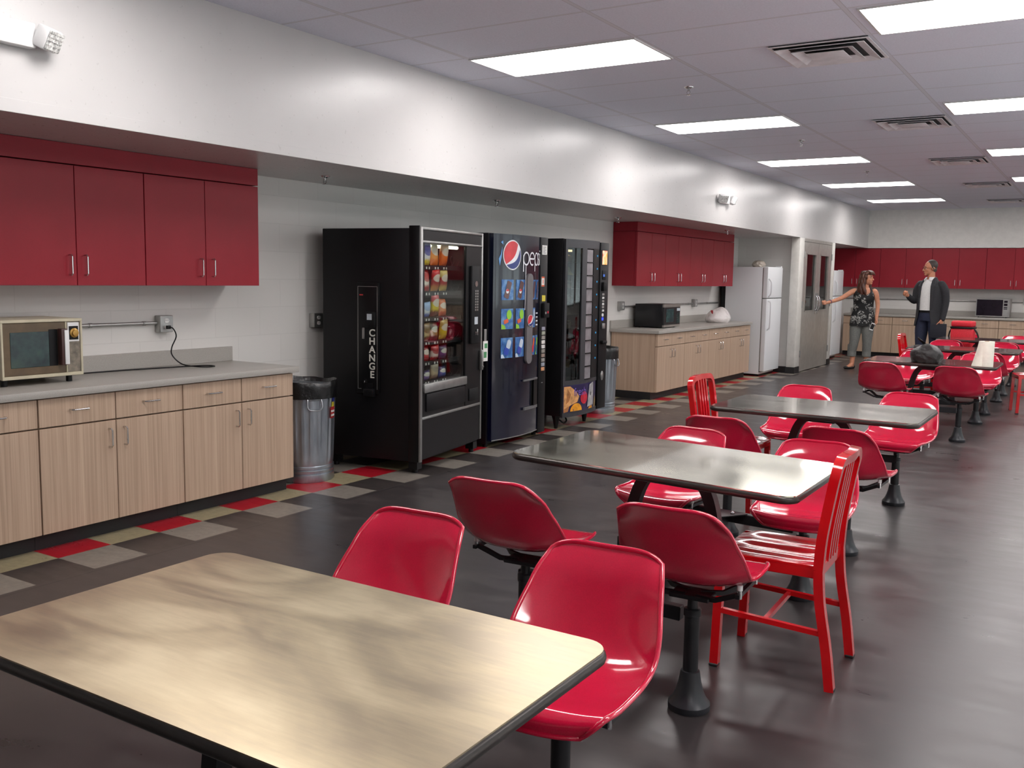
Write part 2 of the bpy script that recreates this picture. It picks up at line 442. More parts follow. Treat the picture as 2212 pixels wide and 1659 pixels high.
# door vestibule: two short wing walls with white steel posts and a pair of stainless doors
DY0, DY1 = 15.47, 17.26
b = MB(); b.box((0, 15.3, 0), (0.93, 15.47, ZS)); struct('wall_wing_near', b, M['block'])
b = MB(); b.box((0, 17.3, 0), (0.93, 17.45, ZS)); struct('wall_wing_far', b, M['block'])
b = MB(); b.box((0.90, 15.2, 0.1), (XS + 0.005, DY0, ZS), 0.008); struct('trim_4', b, M['trim'])
b = MB(); b.box((0.90, DY1, 0.1), (XS + 0.005, 17.46, ZS), 0.008); struct('trim_5', b, M['trim'])
b = MB(); b.box((0.70, 15.28, 0), (0.92, 15.3, 0.1)).box((0.89, 15.19, 0), (XS + 0.01, DY0, 0.1)).box((0.0, 15.285, 0), (0.72, 15.3, 0.1)); struct('baseboard_left', b, M['black_rubber'])
b = MB(); b.box((0.89, DY1, 0), (XS + 0.01, 17.47, 0.1)).box((0, 17.45, 0), (0.9, 17.47, 0.1)); struct('baseboard_right', b, M['black_rubber'])
b = MB(); b.box((0, 9.0, 0), (0.012, 10.6, 0.1)).box((0, 4.62, 0), (0.012, 5.5, 0.1)); struct('baseboard_back', b, M['black_rubber'])
b = MB(); b.box((0.96, DY0, ZS - 0.05), (XS, DY1, ZS)); struct('trim_6', b, M['doorsteel'])
M['lobby'] = flat('lobby_wall_paint', (150, 150, 146), 0.7, var=0.03)
b = MB(); b.box((0.0, 15.47, 0), (0.02, 17.3, ZS)); struct('wall_lobby', b, M['lobby'])
def door_leaf(n, y0, y1, inner_hi):
    z0, z1 = 0.012, ZS - 0.055
    wy0, wy1 = (y0 + 0.12, y0 + 0.5) if not inner_hi else (y1 - 0.5, y1 - 0.12)
    wy0, wy1 = (y0 + 0.16, y1 - 0.13) if not inner_hi else (y0 + 0.13, y1 - 0.2)
    wz0, wz1 = 0.98, 1.93
    x0, x1 = 0.985, 1.03
    b = MB()
    b.box((x0, y0, z0), (x1, wy0, z1)); b.box((x0, wy1, z0), (x1, y1, z1))
    b.box((x0, wy0, z0), (x1, wy1, wz0)); b.box((x0, wy0, wz1), (x1, wy1, z1))
    o = struct('door_%d' % n, b, M['doorsteel'])
    g = MB(); g.box((1.003, wy0, wz0), (1.009, wy1, wz1)); g.build('window_pane', M['glass_dark'], o)
    g = MB()
    for a, c in (((wy0, wz0), (wy0 + 0.02, wz1)), ((wy1 - 0.02, wz0), (wy1, wz1)), ((wy0, wz0), (wy1, wz0 + 0.02)), ((wy0, wz1 - 0.02), (wy1, wz1))):
        g.box((1.03, a[0], a[1]), (1.036, c[0], c[1]))
    g.build('window_frame', M['doorsteel'], o)
    hy = y1 - 0.06 if not inner_hi else y0 + 0.06
    g = MB(); g.tube(bez((1.03, hy, 0.99), (1.09, hy, 0.97), (1.09, hy, 1.25), (1.03, hy, 1.23), 14), 0.012, 10)
    g.box((1.03, hy - 0.04, 0.93), (1.034, hy + 0.04, 1.28), 0.001, 1)
    g.build('door_handle', M['chrome'], o)
    for hz in (0.3, 1.1, 1.9):
        g = MB(); ys = y0 if not inner_hi else y1
        g.cyl((1.04, ys, hz - 0.055), (1.04, ys, hz + 0.055), 0.009, 10); g.build('hinge', M['alu'], o)
ym = (DY0 + DY1) / 2
door_leaf(1, DY0 + 0.01, ym - 0.003, False); door_leaf(2, ym + 0.003, DY1 - 0.01, True)
# ------------------------------------------------------------------ ceiling lamps, vents, sprinklers
ORD = ['nearest', 'second', 'third', 'fourth', 'fifth', 'sixth', 'seventh', 'eighth']
def lamp_proto():
    t = thing('ceiling_light', '', 'ceiling light')
    w, d = 1.19, 0.575
    b = MB()
    for a, c in (((-w/2 - .012, -d/2 - .012, -.004), (w/2 + .012, -d/2, .012)), ((-w/2 - .012, d/2, -.004), (w/2 + .012, d/2 + .012, .012)),
                 ((-w/2 - .012, -d/2, -.004), (-w/2, d/2, .012)), ((w/2, -d/2, -.004), (w/2 + .012, d/2, .012))):
        b.box(a, c)
    b.build('lamp_frame', M['lampframe'], t)
    b = MB(); o2 = rrect(w, d, 0.03, 5); b.prism(o2, 'z', -0.003, 0.006)
    b.build('lamp_diffuser', M['diffuser'], t)
    return t
lp = None
LX = [2.10, 4.60, 7.05]
rown = ['in the row beside the left soffit', 'in the middle ceiling row', 'in the right-hand ceiling row']
for ci, lx in enumerate(LX):
    for k in range(-1 if ci < 2 else -3, 5):  # rearmost right-hand panels are added, for more bounce onto the near ceiling
        ly = 5.66 + 3.048 * k
        if k >= 0: lab = 'lit rectangular ceiling light panel, %s from the viewpoint %s' % (ORD[k], rown[ci])
        else: lab = 'lit rectangular ceiling light panel, %s, %s' % ({-1: 'just behind the view', -2: 'added well behind the view', -3: 'added far behind the view'}[k], rown[ci])
        if lp is None: lp = lamp_proto(); o = lp; o['label'] = lab; o.location = (lx, ly, ZC - 0.005); o['group'] = 'ceiling light panels'
        else: o = dup(lp, (lx, ly, ZC - 0.005), 0, lab)
M['ventdark'] = flat('duct_shadow', (52, 50, 52), 0.9, var=0.05)
M['ventface'] = flat('diffuser_enamel', (226, 224, 228), 0.45, var=0.04)
def vent_proto():
    t = thing('air_diffuser', '', 'air vent')
    b = MB(); b.box((-.295, -.295, 0.0), (.295, .295, .004)); b.build('duct_opening', M['ventdark'], t)
    b = MB()
    def ring(b, r0, z0, r1, z1, th=0.004):
        A = [(-r0, -r0, z0), (r0, -r0, z0), (r0, r0, z0), (-r0, r0, z0)]; B = [(-r1, -r1, z1), (r1, -r1, z1), (r1, r1, z1), (-r1, r1, z1)]
        for k in range(4):
            p = [A[k], A[(k+1) % 4], B[(k+1) % 4], B[k]]
            q = [(x, y, z + th) for x, y, z in p]
            vs = [b.v(x) for x in p] + [b.v(x) for x in q]
            for f in ((0,1,2,3), (7,6,5,4), (0,4,5,1), (1,5,6,2), (2,6,7,3), (3,7,4,0)): b.bm.faces.new([vs[i] for i in f])
    ring(b, .302, -.006, .282, -.006); b.build('outer_frame', M['ventface'], t)
    for k, (r0, z0, r1, z1) in enumerate(((.268, -.020, .205, .0), (.186, -.024, .135, -.002))):
        b = MB(); ring(b, r0, z0, r1, z1); b.build('louvre_ring', M['ventface'], t)
    b = MB(); b.box((-.115, -.115, -.026), (.115, .115, -.020), .004); b.build('centre_plate', M['ventface'], t)
    return t
vp = None
for k in range(-1, 5):
    loc = (3.63, 6.255 + 3.048 * k, ZC - 0.006)
    lab = 'square louvred air diffuser in the ceiling, %s' % ('just behind the view' if k < 0 else ORD[k] + ' of the row from the viewpoint')
    if vp is None: vp = vent_proto(); vp.location = loc; vp['label'] = lab; vp['group'] = 'ceiling air diffusers'
    else: dup(vp, loc, 0, lab)
def sprinkler_proto(name='sprinkler_head'):
    t = thing(name, '', 'sprinkler')
    b = MB(); b.lathe([(.038, 0), (.036, -.006), (.016, -.012), (.014, -.014)], 20); b.build('escutcheon', M['chrome'], t)
    b = MB(); b.cyl((0, 0, -.012), (0, 0, -.03), .009, 12); b.tube([(-.008, 0, -.028), (-.014, 0, -.04), (-.004, 0, -.055)], .003, 6); b.tube([(.008, 0, -.028), (.014, 0, -.04), (.004, 0, -.055)], .003, 6)
    b.build('frame_arms', M['chrome'], t)
    b = MB(); b.lathe([(.0, -.054), (.018, -.056), (.018, -.059), (0, -.061)], 16); b.build('deflector', M['chrome'], t)
    return t
sp0 = None
for k, (x, y, z, lab) in enumerate([
        (2.44, 6.90, ZC, 'chrome sprinkler head in the ceiling between the nearest two light panels'),
        (2.44, 9.98, ZC, 'chrome sprinkler head in the ceiling just past the second light panel'),
        (2.44, 13.08, ZC, 'chrome sprinkler head in the ceiling just past the third light panel'),
        (0.42, 5.12, ZS, 'sprinkler head under the soffit right of the near red wall cabinets'),
        (0.42, 7.37, ZS, 'sprinkler head under the soffit above the dark blue drinks machine'),
        (0.42, 9.91, ZS, 'sprinkler head under the soffit above the fresh food machine'),
        (0.67, 12.85, ZS, 'sprinkler head under the soffit at the far red wall cabinets')]):
    if sp0 is None: sp0 = sprinkler_proto(); sp0.location = (x, y, z); sp0['label'] = lab; sp0['group'] = 'sprinkler heads'
    else: dup(sp0, (x, y, z), 0, lab)
# emergency lights on the soffit
M['lens'] = flat('prismatic_lens', (190, 190, 188), 0.2, var=0.25, scale=60)
def emergency(loc, lab, tilt):
    t = thing('emergency_light', lab, 'emergency light', loc, 0, 'emergency lights on the soffit')
    b = MB(); b.box((0, -.13, -.055), (.055, .13, .055), .008); b.build('housing', M['white'], t)
    for s in (-1, 1):
        mt = Matrix.Translation((.07, s * .175, -.005)) @ Matrix.Rotation(s * tilt, 4, 'Z') @ Matrix.Rotation(radians(25), 4, 'Y')
        b = MB(); b.box((-.035, -.055, -.05), (.03, .055, .05), .012, 2, mt); h = b.build('lamp_head', M['white'], t)
        b = MB()
        b.box((.03, -.05, -.045), (.036, .05, .045), .003, 1, mt)
        for i in range(5): b.box((.036, -.05, -.04 + i * .018), (.039, .05, -.036 + i * .018), 0, 1, mt)
        for i in range(6): b.box((.036, -.046 + i * .018, -.043), (.039, -.042 + i * .018, .043), 0, 1, mt)
        b.build('lens', M['lens'], h)
    b = MB(); b.cyl((.05, 0.02, -.0), (.02, .02, -.06), .006, 8)
    return t
emergency((XS, 2.44, 2.505), 'white twin-head emergency light on the soffit at the near left', radians(25))
emergency((XS, 11.62, 2.48), 'white twin-head emergency light on the soffit above the far red wall cabinets', radians(40))

# ------------------------------------------------------------------ cabinets
def pull(b, p, axis, L=0.1, out=0.032, r=0.0045):
    """bar handle: p = centre on the door face, standing out along +x"""
    p = Vector(p); u = Vector((0, 0, 1)) if axis == 'z' else Vector((0, 1, 0)); o = Vector((1, 0, 0))
    a, c = p - u * L / 2, p + u * L / 2
    pts = [a, a + o * (out - .008), a + o * out + u * .008, c + o * out - u * .008, c + o * (out - .008), c]
    b.tube(pts, r, 8)
def base_unit(w):
    t = thing('base_cabinet', '', 'cabinet')
    ZT = 0.808
    b = MB(); b.box((.015, .001, .092), (.606, w - .001, ZT)); b.build('carcass', M['wood'], t)
    b = MB(); b.box((.015, .001, 0), (.564, w - .001, .092)); b.build('toe_kick', M['black_rubber'], t)
    for s in (0, 1):
        y0 = .004 if s == 0 else w / 2 + .0024
        y1 = w / 2 - .0024 if s == 0 else w - .004
        b = MB(); b.box((.607, y0, .656), (.639, y1, .803), .0015, 1); d = b.build('drawer_front', M['wood'], t)
        b = MB(); pull(b, (.639, (y0 + y1) / 2, .735), 'y'); b.build('handle', M['chrome'], d)
        b = MB(); b.box((.607, y0, .094), (.639, y1, .648), .0015, 1); d = b.build('door', M['wood'], t)
        hy = y1 - .045 if s == 0 else y0 + .045
        b = MB(); pull(b, (.639, hy, .555), 'z'); b.build('handle', M['chrome'], d)
    return t
def wall_unit(w, zt=2.046):
    t = thing('wall_cabinet', '', 'cabinet')
    b = MB(); b.box((.002, .001, 1.383), (.30, w - .001, zt)); b.build('carcass', M['red_lam'], t)
    for s in (0, 1):
        y0 = .003 if s == 0 else w / 2 + .002
        y1 = w / 2 - .002 if s == 0 else w - .003
        b = MB(); b.box((.301, y0, 1.381), (.331, y1, zt - .004), .0015, 1); d = b.build('door', M['red_lam'], t)
        hy = y1 - .045 if s == 0 else y0 + .045
        b = MB(); pull(b, (.331, hy, 1.495), 'z', .11); b.build('handle', M['chrome'], d)
    return t
def filler(y0, y1, loc, rz, lab):
    t = thing('filler_panel', lab, 'panel', loc, rz)
    b = MB(); b.box((.003, y0, 2.049), (.328, y1, ZS - .002), .001, 1); b.build('panel', M['red_lam'], t)
def worktop(y0, y1, loc, rz, lab):
    t = thing('worktop', lab, 'countertop', loc, rz)
    b = MB(); b.box((.002, y0, .81), (.664, y1, .849), .003, 2); b.build('slab', M['worktop'], t)
    b = MB(); b.box((.002, y0 + .0, .849), (.022, y1 - .005, .95), .002, 1); b.build('backsplash', M['worktop'], t)
def run(proto, ys, rz, group, labels, base):
    for y, lab in zip(ys, labels):
        loc = (0, y, 0) if rz == 0 else (y, base, 0)
        if proto['label'] == '': proto.location = loc; proto.rotation_euler = (0, 0, rz); proto['label'] = lab; proto['group'] = group
        else: dup(proto, loc, rz, lab, group)
RB = radians(-90)
pos4 = ['next to the trash can', 'second from the right end', 'third from the right end, partly out of frame', 'at the far left, mostly out of frame']
w = .8985
ys = [4.572 - w * (k + 1) for k in range(4)]
pb = base_unit(w); pw = wall_unit(w)
run(pb, ys[:3], 0, 'base cabinets at the near left wall', [
    'pale wood base cabinet beside the near trash can, right end of the near run',
    'pale wood base cabinet in the near run, second from the near trash can',
    'pale wood base cabinet cut by the left edge of the photo, under the old microwave'], 0)
run(pw, ys[:3], 0, 'red wall cabinets at the near left', [
    'red two-door wall cabinet at the right end of the near run',
    'red two-door wall cabinet of the near run above the old microwave',
    'red wall cabinet of the near run cut off by the left photo edge'], 0)
filler(ys[2], 4.572, (0, 0, 0), 0, 'red filler panel between the near red wall cabinets and the soffit')
worktop(ys[2], 4.606, (0, 0, 0), 0, 'grey laminate worktop on the near base cabinets')
w2 = .8745
ys = [10.643 + w2 * k for k in range(4)]
pb2 = base_unit(w2); pw2 = wall_unit(w2)
nm = ['at its left end by the second trash can', 'second from its left end', 'third from its left end', 'at its right end against the white refrigerator']
run(pb2, ys, 0, 'base cabinets of the middle run', ['wood base cabinet of the middle run, ' + q for q in nm], 0)
nm = ['at its left end above the black microwave', 'second from its left end', 'third from its left end', 'at its right end beside the refrigerator top']
run(pw2, ys, 0, 'red wall cabinets of the middle run', ['red two-door wall cabinet of the middle run, ' + q for q in nm], 0)
filler(ys[0], 14.14, (0, 0, 0), 0, 'red filler panel between the middle run of red cabinets and the soffit')
worktop(ys[0] - .03, 14.16, (0, 0, 0), 0, 'grey laminate worktop of the middle run under the black microwave')
w3 = .96; pw3 = wall_unit(w3, ZS - .003); w4 = .94; pb4 = base_unit(w4)
BU = YB            # wall line for the far run; base run set against it
xs = [.32 + w3 * k for k in range(7)]
nm = ['behind the left door jamb, in the far corner', 'above and left of the woman with the phone', 'between the woman and the man', 'right behind the man in the dark jacket', 'above the far microwave', 'right of the far microwave', 'at the far right, out of frame']
run(pw3, xs, RB, 'red wall cabinets on the far wall', ['red wall cabinet on the far wall, ' + q for q in nm], BU)
xs4 = [.69 + w4 * k for k in range(7)]
nm = ['in the corner behind the second refrigerator', 'between the woman and the man', 'behind the man with the folder', 'below the far microwave', 'right of the far microwave', 'near the right edge, beyond the frame', 'at the far right, out of frame']
run(pb4, xs4, RB, 'base cabinets on the far wall', ['pale wood base cabinet on the far wall, ' + q for q in nm], BU)
worktop(xs4[0], xs4[-1] + w4, (0, BU, 0), RB, 'grey laminate worktop along the far wall under the far microwave')

# ------------------------------------------------------------------ refrigerators
def fridge(loc, d, w, h, lab):
    t = thing('refrigerator', lab, 'refrigerator', loc, 0, 'white refrigerators')
    b = MB(); b.box((.07, 0, .03), (d - .085, w, h - .005), .006); b.build('body', M['fridge'], t)
    b = MB(); b.box((0, .01, .05), (.068, w - .01, h - .03), .004); b.build('rear_panel', M['black'], t)
    b = MB(); b.box((d - .15, .02, 0.0), (d - .09, w - .02, .075)); b.box((.03, .03, 0), (.1, w - .03, .03)); b.build('kick_grille', M['black'], t)
    b = MB(); b.box((d - .085, .004, .06), (d - .075, w - .004, h - .01)); b.build('door_gasket', M['alu'], t)
    for z0, z1, hz0, hz1, nm in ((.075, 1.195, .72, 1.17, 'door'), (1.207, h, 1.225, 1.5, 'freezer_door')):
        b = MB(); b.box((d - .075, 0, z0), (d, w, z1), .012, 3); o = b.build(nm, M['fridge'], t)
        b = MB(); hy = .045
        b.tube(smoothpath([(d - .002, hy, hz0), (d + .02, hy, hz0 + .015), (d + .045, hy, hz0 + .07), (d + .045, hy, hz1 - .06), (d + .02, hy, hz1 - .012), (d - .002, hy, hz1)], 5), .011, 10)
        b.build('handle', M['fridge'], o)
    b = MB(); b.box((d - .1, w - .07, h), (d - .01, w - .01, h + .018), .004); b.build('hinge_cover', M['fridge'], t)
    return t
fridge((.06, 14.40, 0), .735, .76, 1.685, 'white top-freezer refrigerator at the right end of the middle run of cabinets')
fridge((.08, 18.50, 0), .72, .72, 1.69, 'white top-freezer refrigerator just beyond the stainless doors, left of the woman')
# crumpled bag on the refrigerator
def crumple(name, r, mat, seed, loc, lab, cat, n=4, amp=.25, sub=4, squash=.5, extra=None, fr=(2, 9)):
    b = MB(); bmesh.ops.create_icosphere(b.bm, subdivisions=sub, radius=1.0)
    rnd = random.Random(seed); ws = [(Vector((rnd.uniform(-1, 1), rnd.uniform(-1, 1), rnd.uniform(-1, 1))).normalized(), rnd.uniform(*fr), rnd.uniform(0, 6)) for _ in range(14)]
    for v in b.bm.verts:
        p = v.co.copy(); k = 0
        for d, fq, ph in ws: k += abs(sin(d.dot(p) * fq + ph)) / len(ws)
        q = p * (1 + amp * (k - .6) * 2)
        q = Vector((q.x * r[0], q.y * r[1], max(q.z, -squash) * r[2] + r[2] * squash))
        v.co = extra(q) if extra else q
    o = b.build(name, mat, None, smooth=True, angle=.5); o.location = loc
    return tag(o, lab, cat)
def plastic(name, col, tr=.3, rough=.25, bump=.6, coat=.3):
    m = Mat(name, col, rough, 0, coat)
    m.p.inputs['Transmission Weight'].default_value = tr * .3
    m.p.inputs['Subsurface Weight'].default_value = 0
    m.bump(m.noise(28, 5, .65), bump, .02)
    return m
M['bagwhite'] = plastic('white_carrier_bag', (228, 222, 220)); M['bagblack'] = plastic('black_bin_bag', (12, 12, 13), 0, .3, .22, .2); M['bagdark'] = plastic('smoky_plastic_bag', (24, 20, 20), 0, .4, .3, .0)
crumple('crumpled_wrapper', (.10, .12, .07), plastic('clear_crumpled_plastic', (190, 178, 165)), 3, (.5, 14.85, 1.687), 'crumpled pale plastic wrapper on top of the first refrigerator', 'wrapper')

# ------------------------------------------------------------------ outlets and conduits
M['emt'] = flat('conduit_steel', (168, 168, 166), 0.35, 0.8, var=.06)
M['devwhite'] = flat('receptacle_plastic', (225, 225, 222), 0.35, var=.02)
def outlet(loc, rz, lab, s=1.0, conduit=None):
    t = thing('outlet_box', lab, 'electrical outlet', loc, rz, 'surface outlet boxes')
    b = MB(); b.box((0, -.052 * s, -.055 * s), (.052, .052 * s, .055 * s), .006); b.build('box', M['emt'], t)
    b = MB(); b.box((.052, -.05 * s, -.053 * s), (.056, .05 * s, .053 * s), .002, 1); b.build('cover_plate', M['emt'], t)
    for dz in (.021, -.021):
        b = MB(); b.prism([(x, z + dz) for x, z in rrect(.034, .028, .012, 4)], 'x', .056, .059); r = b.build('socket', M['devwhite'], t)
        b = MB()
        for q in (-.007, .007): b.box((.0588, q - .0014, dz - .002), (.0596, q + .0014, dz + .007))
        b.build('slot', M['black'], r)
    return t
outlet((0, 4.026, 1.128), 0, 'grey outlet box with a plug in it above the near worktop')
outlet((0, 5.43, 1.11), 0, 'outlet box on the wall half hidden by the snack machine')
outlet((0, 10.87, 1.128), 0, 'outlet box left of the black microwave on the middle run')
outlet((0, 13.37, 1.128), 0, 'outlet box right of the black microwave, above the white bag')
outlet((3.90, BU, 1.155), RB, 'outlet box on the far wall right of the far microwave')
def conduit(pts, lab, straps):
    t = thing('conduit', lab, 'conduit', pts[0], 0, 'metal conduits')
    p0 = Vector(pts[0]); b = MB(); b.tube([Vector(p) - p0 for p in pts], .0115, 12); b.build('pipe', M['emt'], t)
    for s in straps:
        b = MB(); q = Vector(s) - p0
        d = (Vector(pts[-1]) - p0).normalized()
        b.tube([q - d * .01, q + d * .01], .0145, 12); b.build('strap', M['alu'], t)
conduit([(.02, 1.9, 1.134), (.02, 3.974, 1.134)], 'metal conduit running behind the old microwave to the near outlet', [(.02, 3.5, 1.134), (.02, 3.88, 1.134)])
conduit([(.02, 10.93, 1.12), (.02, 13.31, 1.12)], 'metal conduit behind the black microwave between two outlets', [(.02, 12.2, 1.12), (.02, 13.15, 1.12)])
conduit([(.02, 13.43, 1.12), (.02, 14.38, 1.12)], 'metal conduit running from the outlet above the white bag to the refrigerator', [(.02, 13.9, 1.12)])
conduit([(.5, BU - .02, 1.145), (3.84, BU - .02, 1.145)], 'long metal conduit along the far wall behind the people', [(1.4, BU - .02, 1.145), (2.3, BU - .02, 1.145), (3.2, BU - .02, 1.145)])
# plug and flex of the old microwave
t = thing('power_cord', 'black power cord drooping from the near outlet onto the worktop', 'cord', (.05, 4.026, 1.107))
b = MB(); b.box((.0095, -.013, -.012), (.034, .013, .012), .004); b.build('plug', M['black'], t)
b = MB(); z0 = .852 - 1.107
b.tube(smoothpath([(.034, 0, 0), (.055, .012, -.01), (.058, .03, -.06), (.05, .0, -.13), (.08, -.02, -.18), (.12, .02, -.235), (.2, .06, z0 + .006), (.25, .12, z0 + .002), (.22, .2, z0 + .001), (.14, .16, z0 + .001),
                   (.08, -.1, z0 + .001), (.04, -.35, z0 + .001), (.02, -.6, z0 + .001), (.02, -.86, z0 + .001)], 7), .0042, 8)
b.build('flex', M['black'], t)

# ------------------------------------------------------------------ microwaves
M['mwcream'] = flat('cream_enamel', (190, 182, 158), 0.4, var=.05)
M['mwbrown'] = flat('bronze_brown_panel', (92, 76, 56), 0.35, var=.12)
M['mwgrey'] = flat('worn_control_panel', (112, 104, 92), 0.45, var=.25, scale=30)
M['mwglass'] = Mat('microwave_window', rough=.12)
f = M['mwglass'].noise(7, 5, .6)
M['mwglass'].base(M['mwglass'].ramp(f, [(.3, (38, 46, 52)), (.5, (52, 74, 74)), (.7, (62, 88, 78))]))
M['amber'] = flat('amber_dial', (180, 140, 70), .25, .4, var=.1)
M['brownplastic'] = flat('maroon_brown_plastic', (70, 44, 42), .4, var=.1)
t = thing('microwave', 'old cream and brown microwave with a dial on the near worktop', 'microwave', (.03, 2.735, .849))
D, Wd, H = .37, .462, .352
b = MB(); b.box((0, .002, .04), (D - .02, Wd - .002, H)).build('body', M['mwcream'], t)
b = MB()
for a, c in (((D - .02, 0, .038), (D, Wd, .056)), ((D - .02, 0, H - .016), (D, Wd, H)), ((D - .02, 0, .056), (D, .012, H - .016)), ((D - .02, Wd - .012, .056), (D, Wd, H - .016)), ((D - .02, .362, .056), (D - .002, .37, H - .016))): b.box(a, c, .002, 1)
b.build('front_frame', M['mwcream'], t)
b = MB(); b.box((D - .02, .012, .056), (D - .006, .362, H - .016), .003, 1); dr = b.build('door', M['mwbrown'], t)
b = MB(); b.box((D - .006, .05, .098), (D - .003, .265, .286), .002, 1); b.build('door_window', M['mwglass'], dr)
b = MB(); b.box((D - .006, .265, .098), (D - .0035, .315, .296), .001, 1); b.build('door_vent', M['black'], dr)
b = MB(); b.box((D - .006, .315, .10), (D + .035, .352, .30), .006); h = b.build('handle', M['brownplastic'], dr)
b = MB(); b.box((D + .035, .330, .105), (D + .041, .356, .292), .003); b.build('handle_grip', M['white'], h, label='white handle grip strip')
b = MB(); b.box((D - .02, .37, .056), (D - .006, Wd - .012, H - .016), .002, 1); cp = b.build('control_panel', M['mwgrey'], t)
b = MB(); b.box((D - .006, .376, .225), (D - .003, Wd - .018, H - .022), .002, 1); dp = b.build('timer_plate', M['white'], t)
b = MB(); b.box((D - .003, .382, .235), (D - .001, Wd - .024, .31), .003, 1); b.build('dial_recess', M['blackmat'], dp)
b = MB(); b.lathe([(.026, 0), (.026, .004), (.018, .007), (.017, .018), (.0, .019)], 24); b.xf(Matrix.Translation((D - .001, .412, .272)) @ Matrix.Rotation(radians(90), 4, 'Y')); b.build('dial', M['amber'], dp)
for y in (.04, .41):
    for x in (.05, D - .06):
        b = MB(); b.cyl((x, y, 0), (x, y, .04), .016, 12); b.build('foot', M['black'], t)
# black microwave on the middle run
M['mwblack'] = flat('microwave_black', (20, 20, 24), .3, var=.1)
M['mwsteel'] = flat('microwave_steel', (150, 144, 138), .35, .6, var=.05)
t = thing('microwave', 'black microwave with a steel-trimmed door on the middle run', 'microwave', (.07, 11.2, .849))
D, Wd, H = .40, .53, .305
b = MB(); b.box((0, 0, .012), (D - .02, Wd, H), .006).build('body', M['mwblack'], t)
b = MB(); b.box((D - .02, 0, .04), (D + .004, .40, H - .04), .003, 1); dr = b.build('door', M['mwblack'], t)
b = MB(); b.box((D + .004, .07, .075), (D + .006, .31, H - .06), .002, 1); b.build('door_window', M['mwglass'], dr)
b = MB(); b.box((D - .02, 0, H - .04), (D + .003, Wd, H), .002, 1); b.box((D - .02, 0, .012), (D + .003, Wd, .04), .002, 1); b.build('steel_trim', M['mwsteel'], t)
b = MB(); b.box((D - .02, .404, .04), (D + .003, Wd, H - .04), .002, 1); cp = b.build('control_panel', M['mwblack'], t)
M['lcd'] = flat('pale_display', (190, 198, 205), .3)
for r_ in range(5):
    for c_ in range(3):
        b = MB(); b.box((D + .003, .418 + c_ * .035, .06 + r_ * .028), (D + .005, .44 + c_ * .035, .078 + r_ * .028)); b.build('button', M['mwglass'], cp)
b = MB(); b.box((D + .003, .418, .215), (D + .005, .515, .25)); b.build('display', M['lcd'], cp)
for y in (.05, .48):
    for x in (.05, D - .06):
        b = MB(); b.cyl((x, y, 0), (x, y, .013), .014, 10); b.build('foot', M['black'], t)
# far microwave
M['darkglass'] = flat('dark_oven_glass', (34, 28, 36), .12, var=.1)
t = thing('microwave', 'silver-framed microwave with a dark door on the far worktop', 'microwave', (3.085, YB - .08, .849), RB)
D, Wd, H = .40, .575, .355
b = MB(); b.box((0, 0, .015), (D - .02, Wd, H), .006).build('body', M['mwsteel'], t)
b = MB()
for a, c in (((D - .02, 0, .015), (D, Wd, .036)), ((D - .02, 0, H - .016), (D, Wd, H)), ((D - .02, 0, .036), (D, .014, H - .016)), ((D - .02, Wd - .014, .036), (D, Wd, H - .016))): b.box(a, c, .002, 1)
b.build('front_frame', M['alu'], t)
b = MB(); b.box((D - .02, .014, .036), (D - .004, .455, H - .016), .003, 1); dr = b.build('door', M['darkglass'], t)
b = MB(); b.box((D - .02, .457, .036), (D - .002, Wd - .014, H - .016), .003, 1); cp = b.build('control_panel', M['alu'], t)
for z0, z1 in ((.285, .325), (.225, .27), (.185, .205), (.16, .175)):
    b = MB(); b.box((D - .002, .475, z0), (D + .001, .535, z1)); b.build('button', M['darkglass'], cp)
for y in (.05, .52):
    for x in (.05, D - .06):
        b = MB(); b.cyl((x, y, 0), (x, y, .016), .014, 10); b.build('foot', M['black'], t)
# white carrier bag on the middle run
def knot(q):
    k = max(0, (q.z - .07) / .12)
    return Vector((q.x * (1 - .25 * k), q.y * (1 - .15 * k) + .05 * k, q.z + .05 * max(0, q.y) * k + .02 * k * (abs(sin(q.y * 22)))))
o = crumple('carrier_bag', (.17, .26, .13), M['bagwhite'], 11, (.34, 13.55, .849), 'white plastic carrier bag slumped on the middle worktop by the refrigerator', 'plastic bag', amp=.30, extra=knot, sub=5, fr=(1.2, 4.2))
rd = flat('red_print', (206, 60, 70), .35)
b = MB()
def rp(u, v):
    a = -2.6 + u * .7; z = .1 + v * .08
    return (.125 * cos(a) * 1.02 + .03, .25 * sin(a) * .8 - .02, z)
b.grid(rp, 8, 4); bmesh.ops.solidify(b.bm, geom=b.bm.faces[:], thickness=.004)
b.build('printed_panel', rd, o, label='red printed patch on the bag')
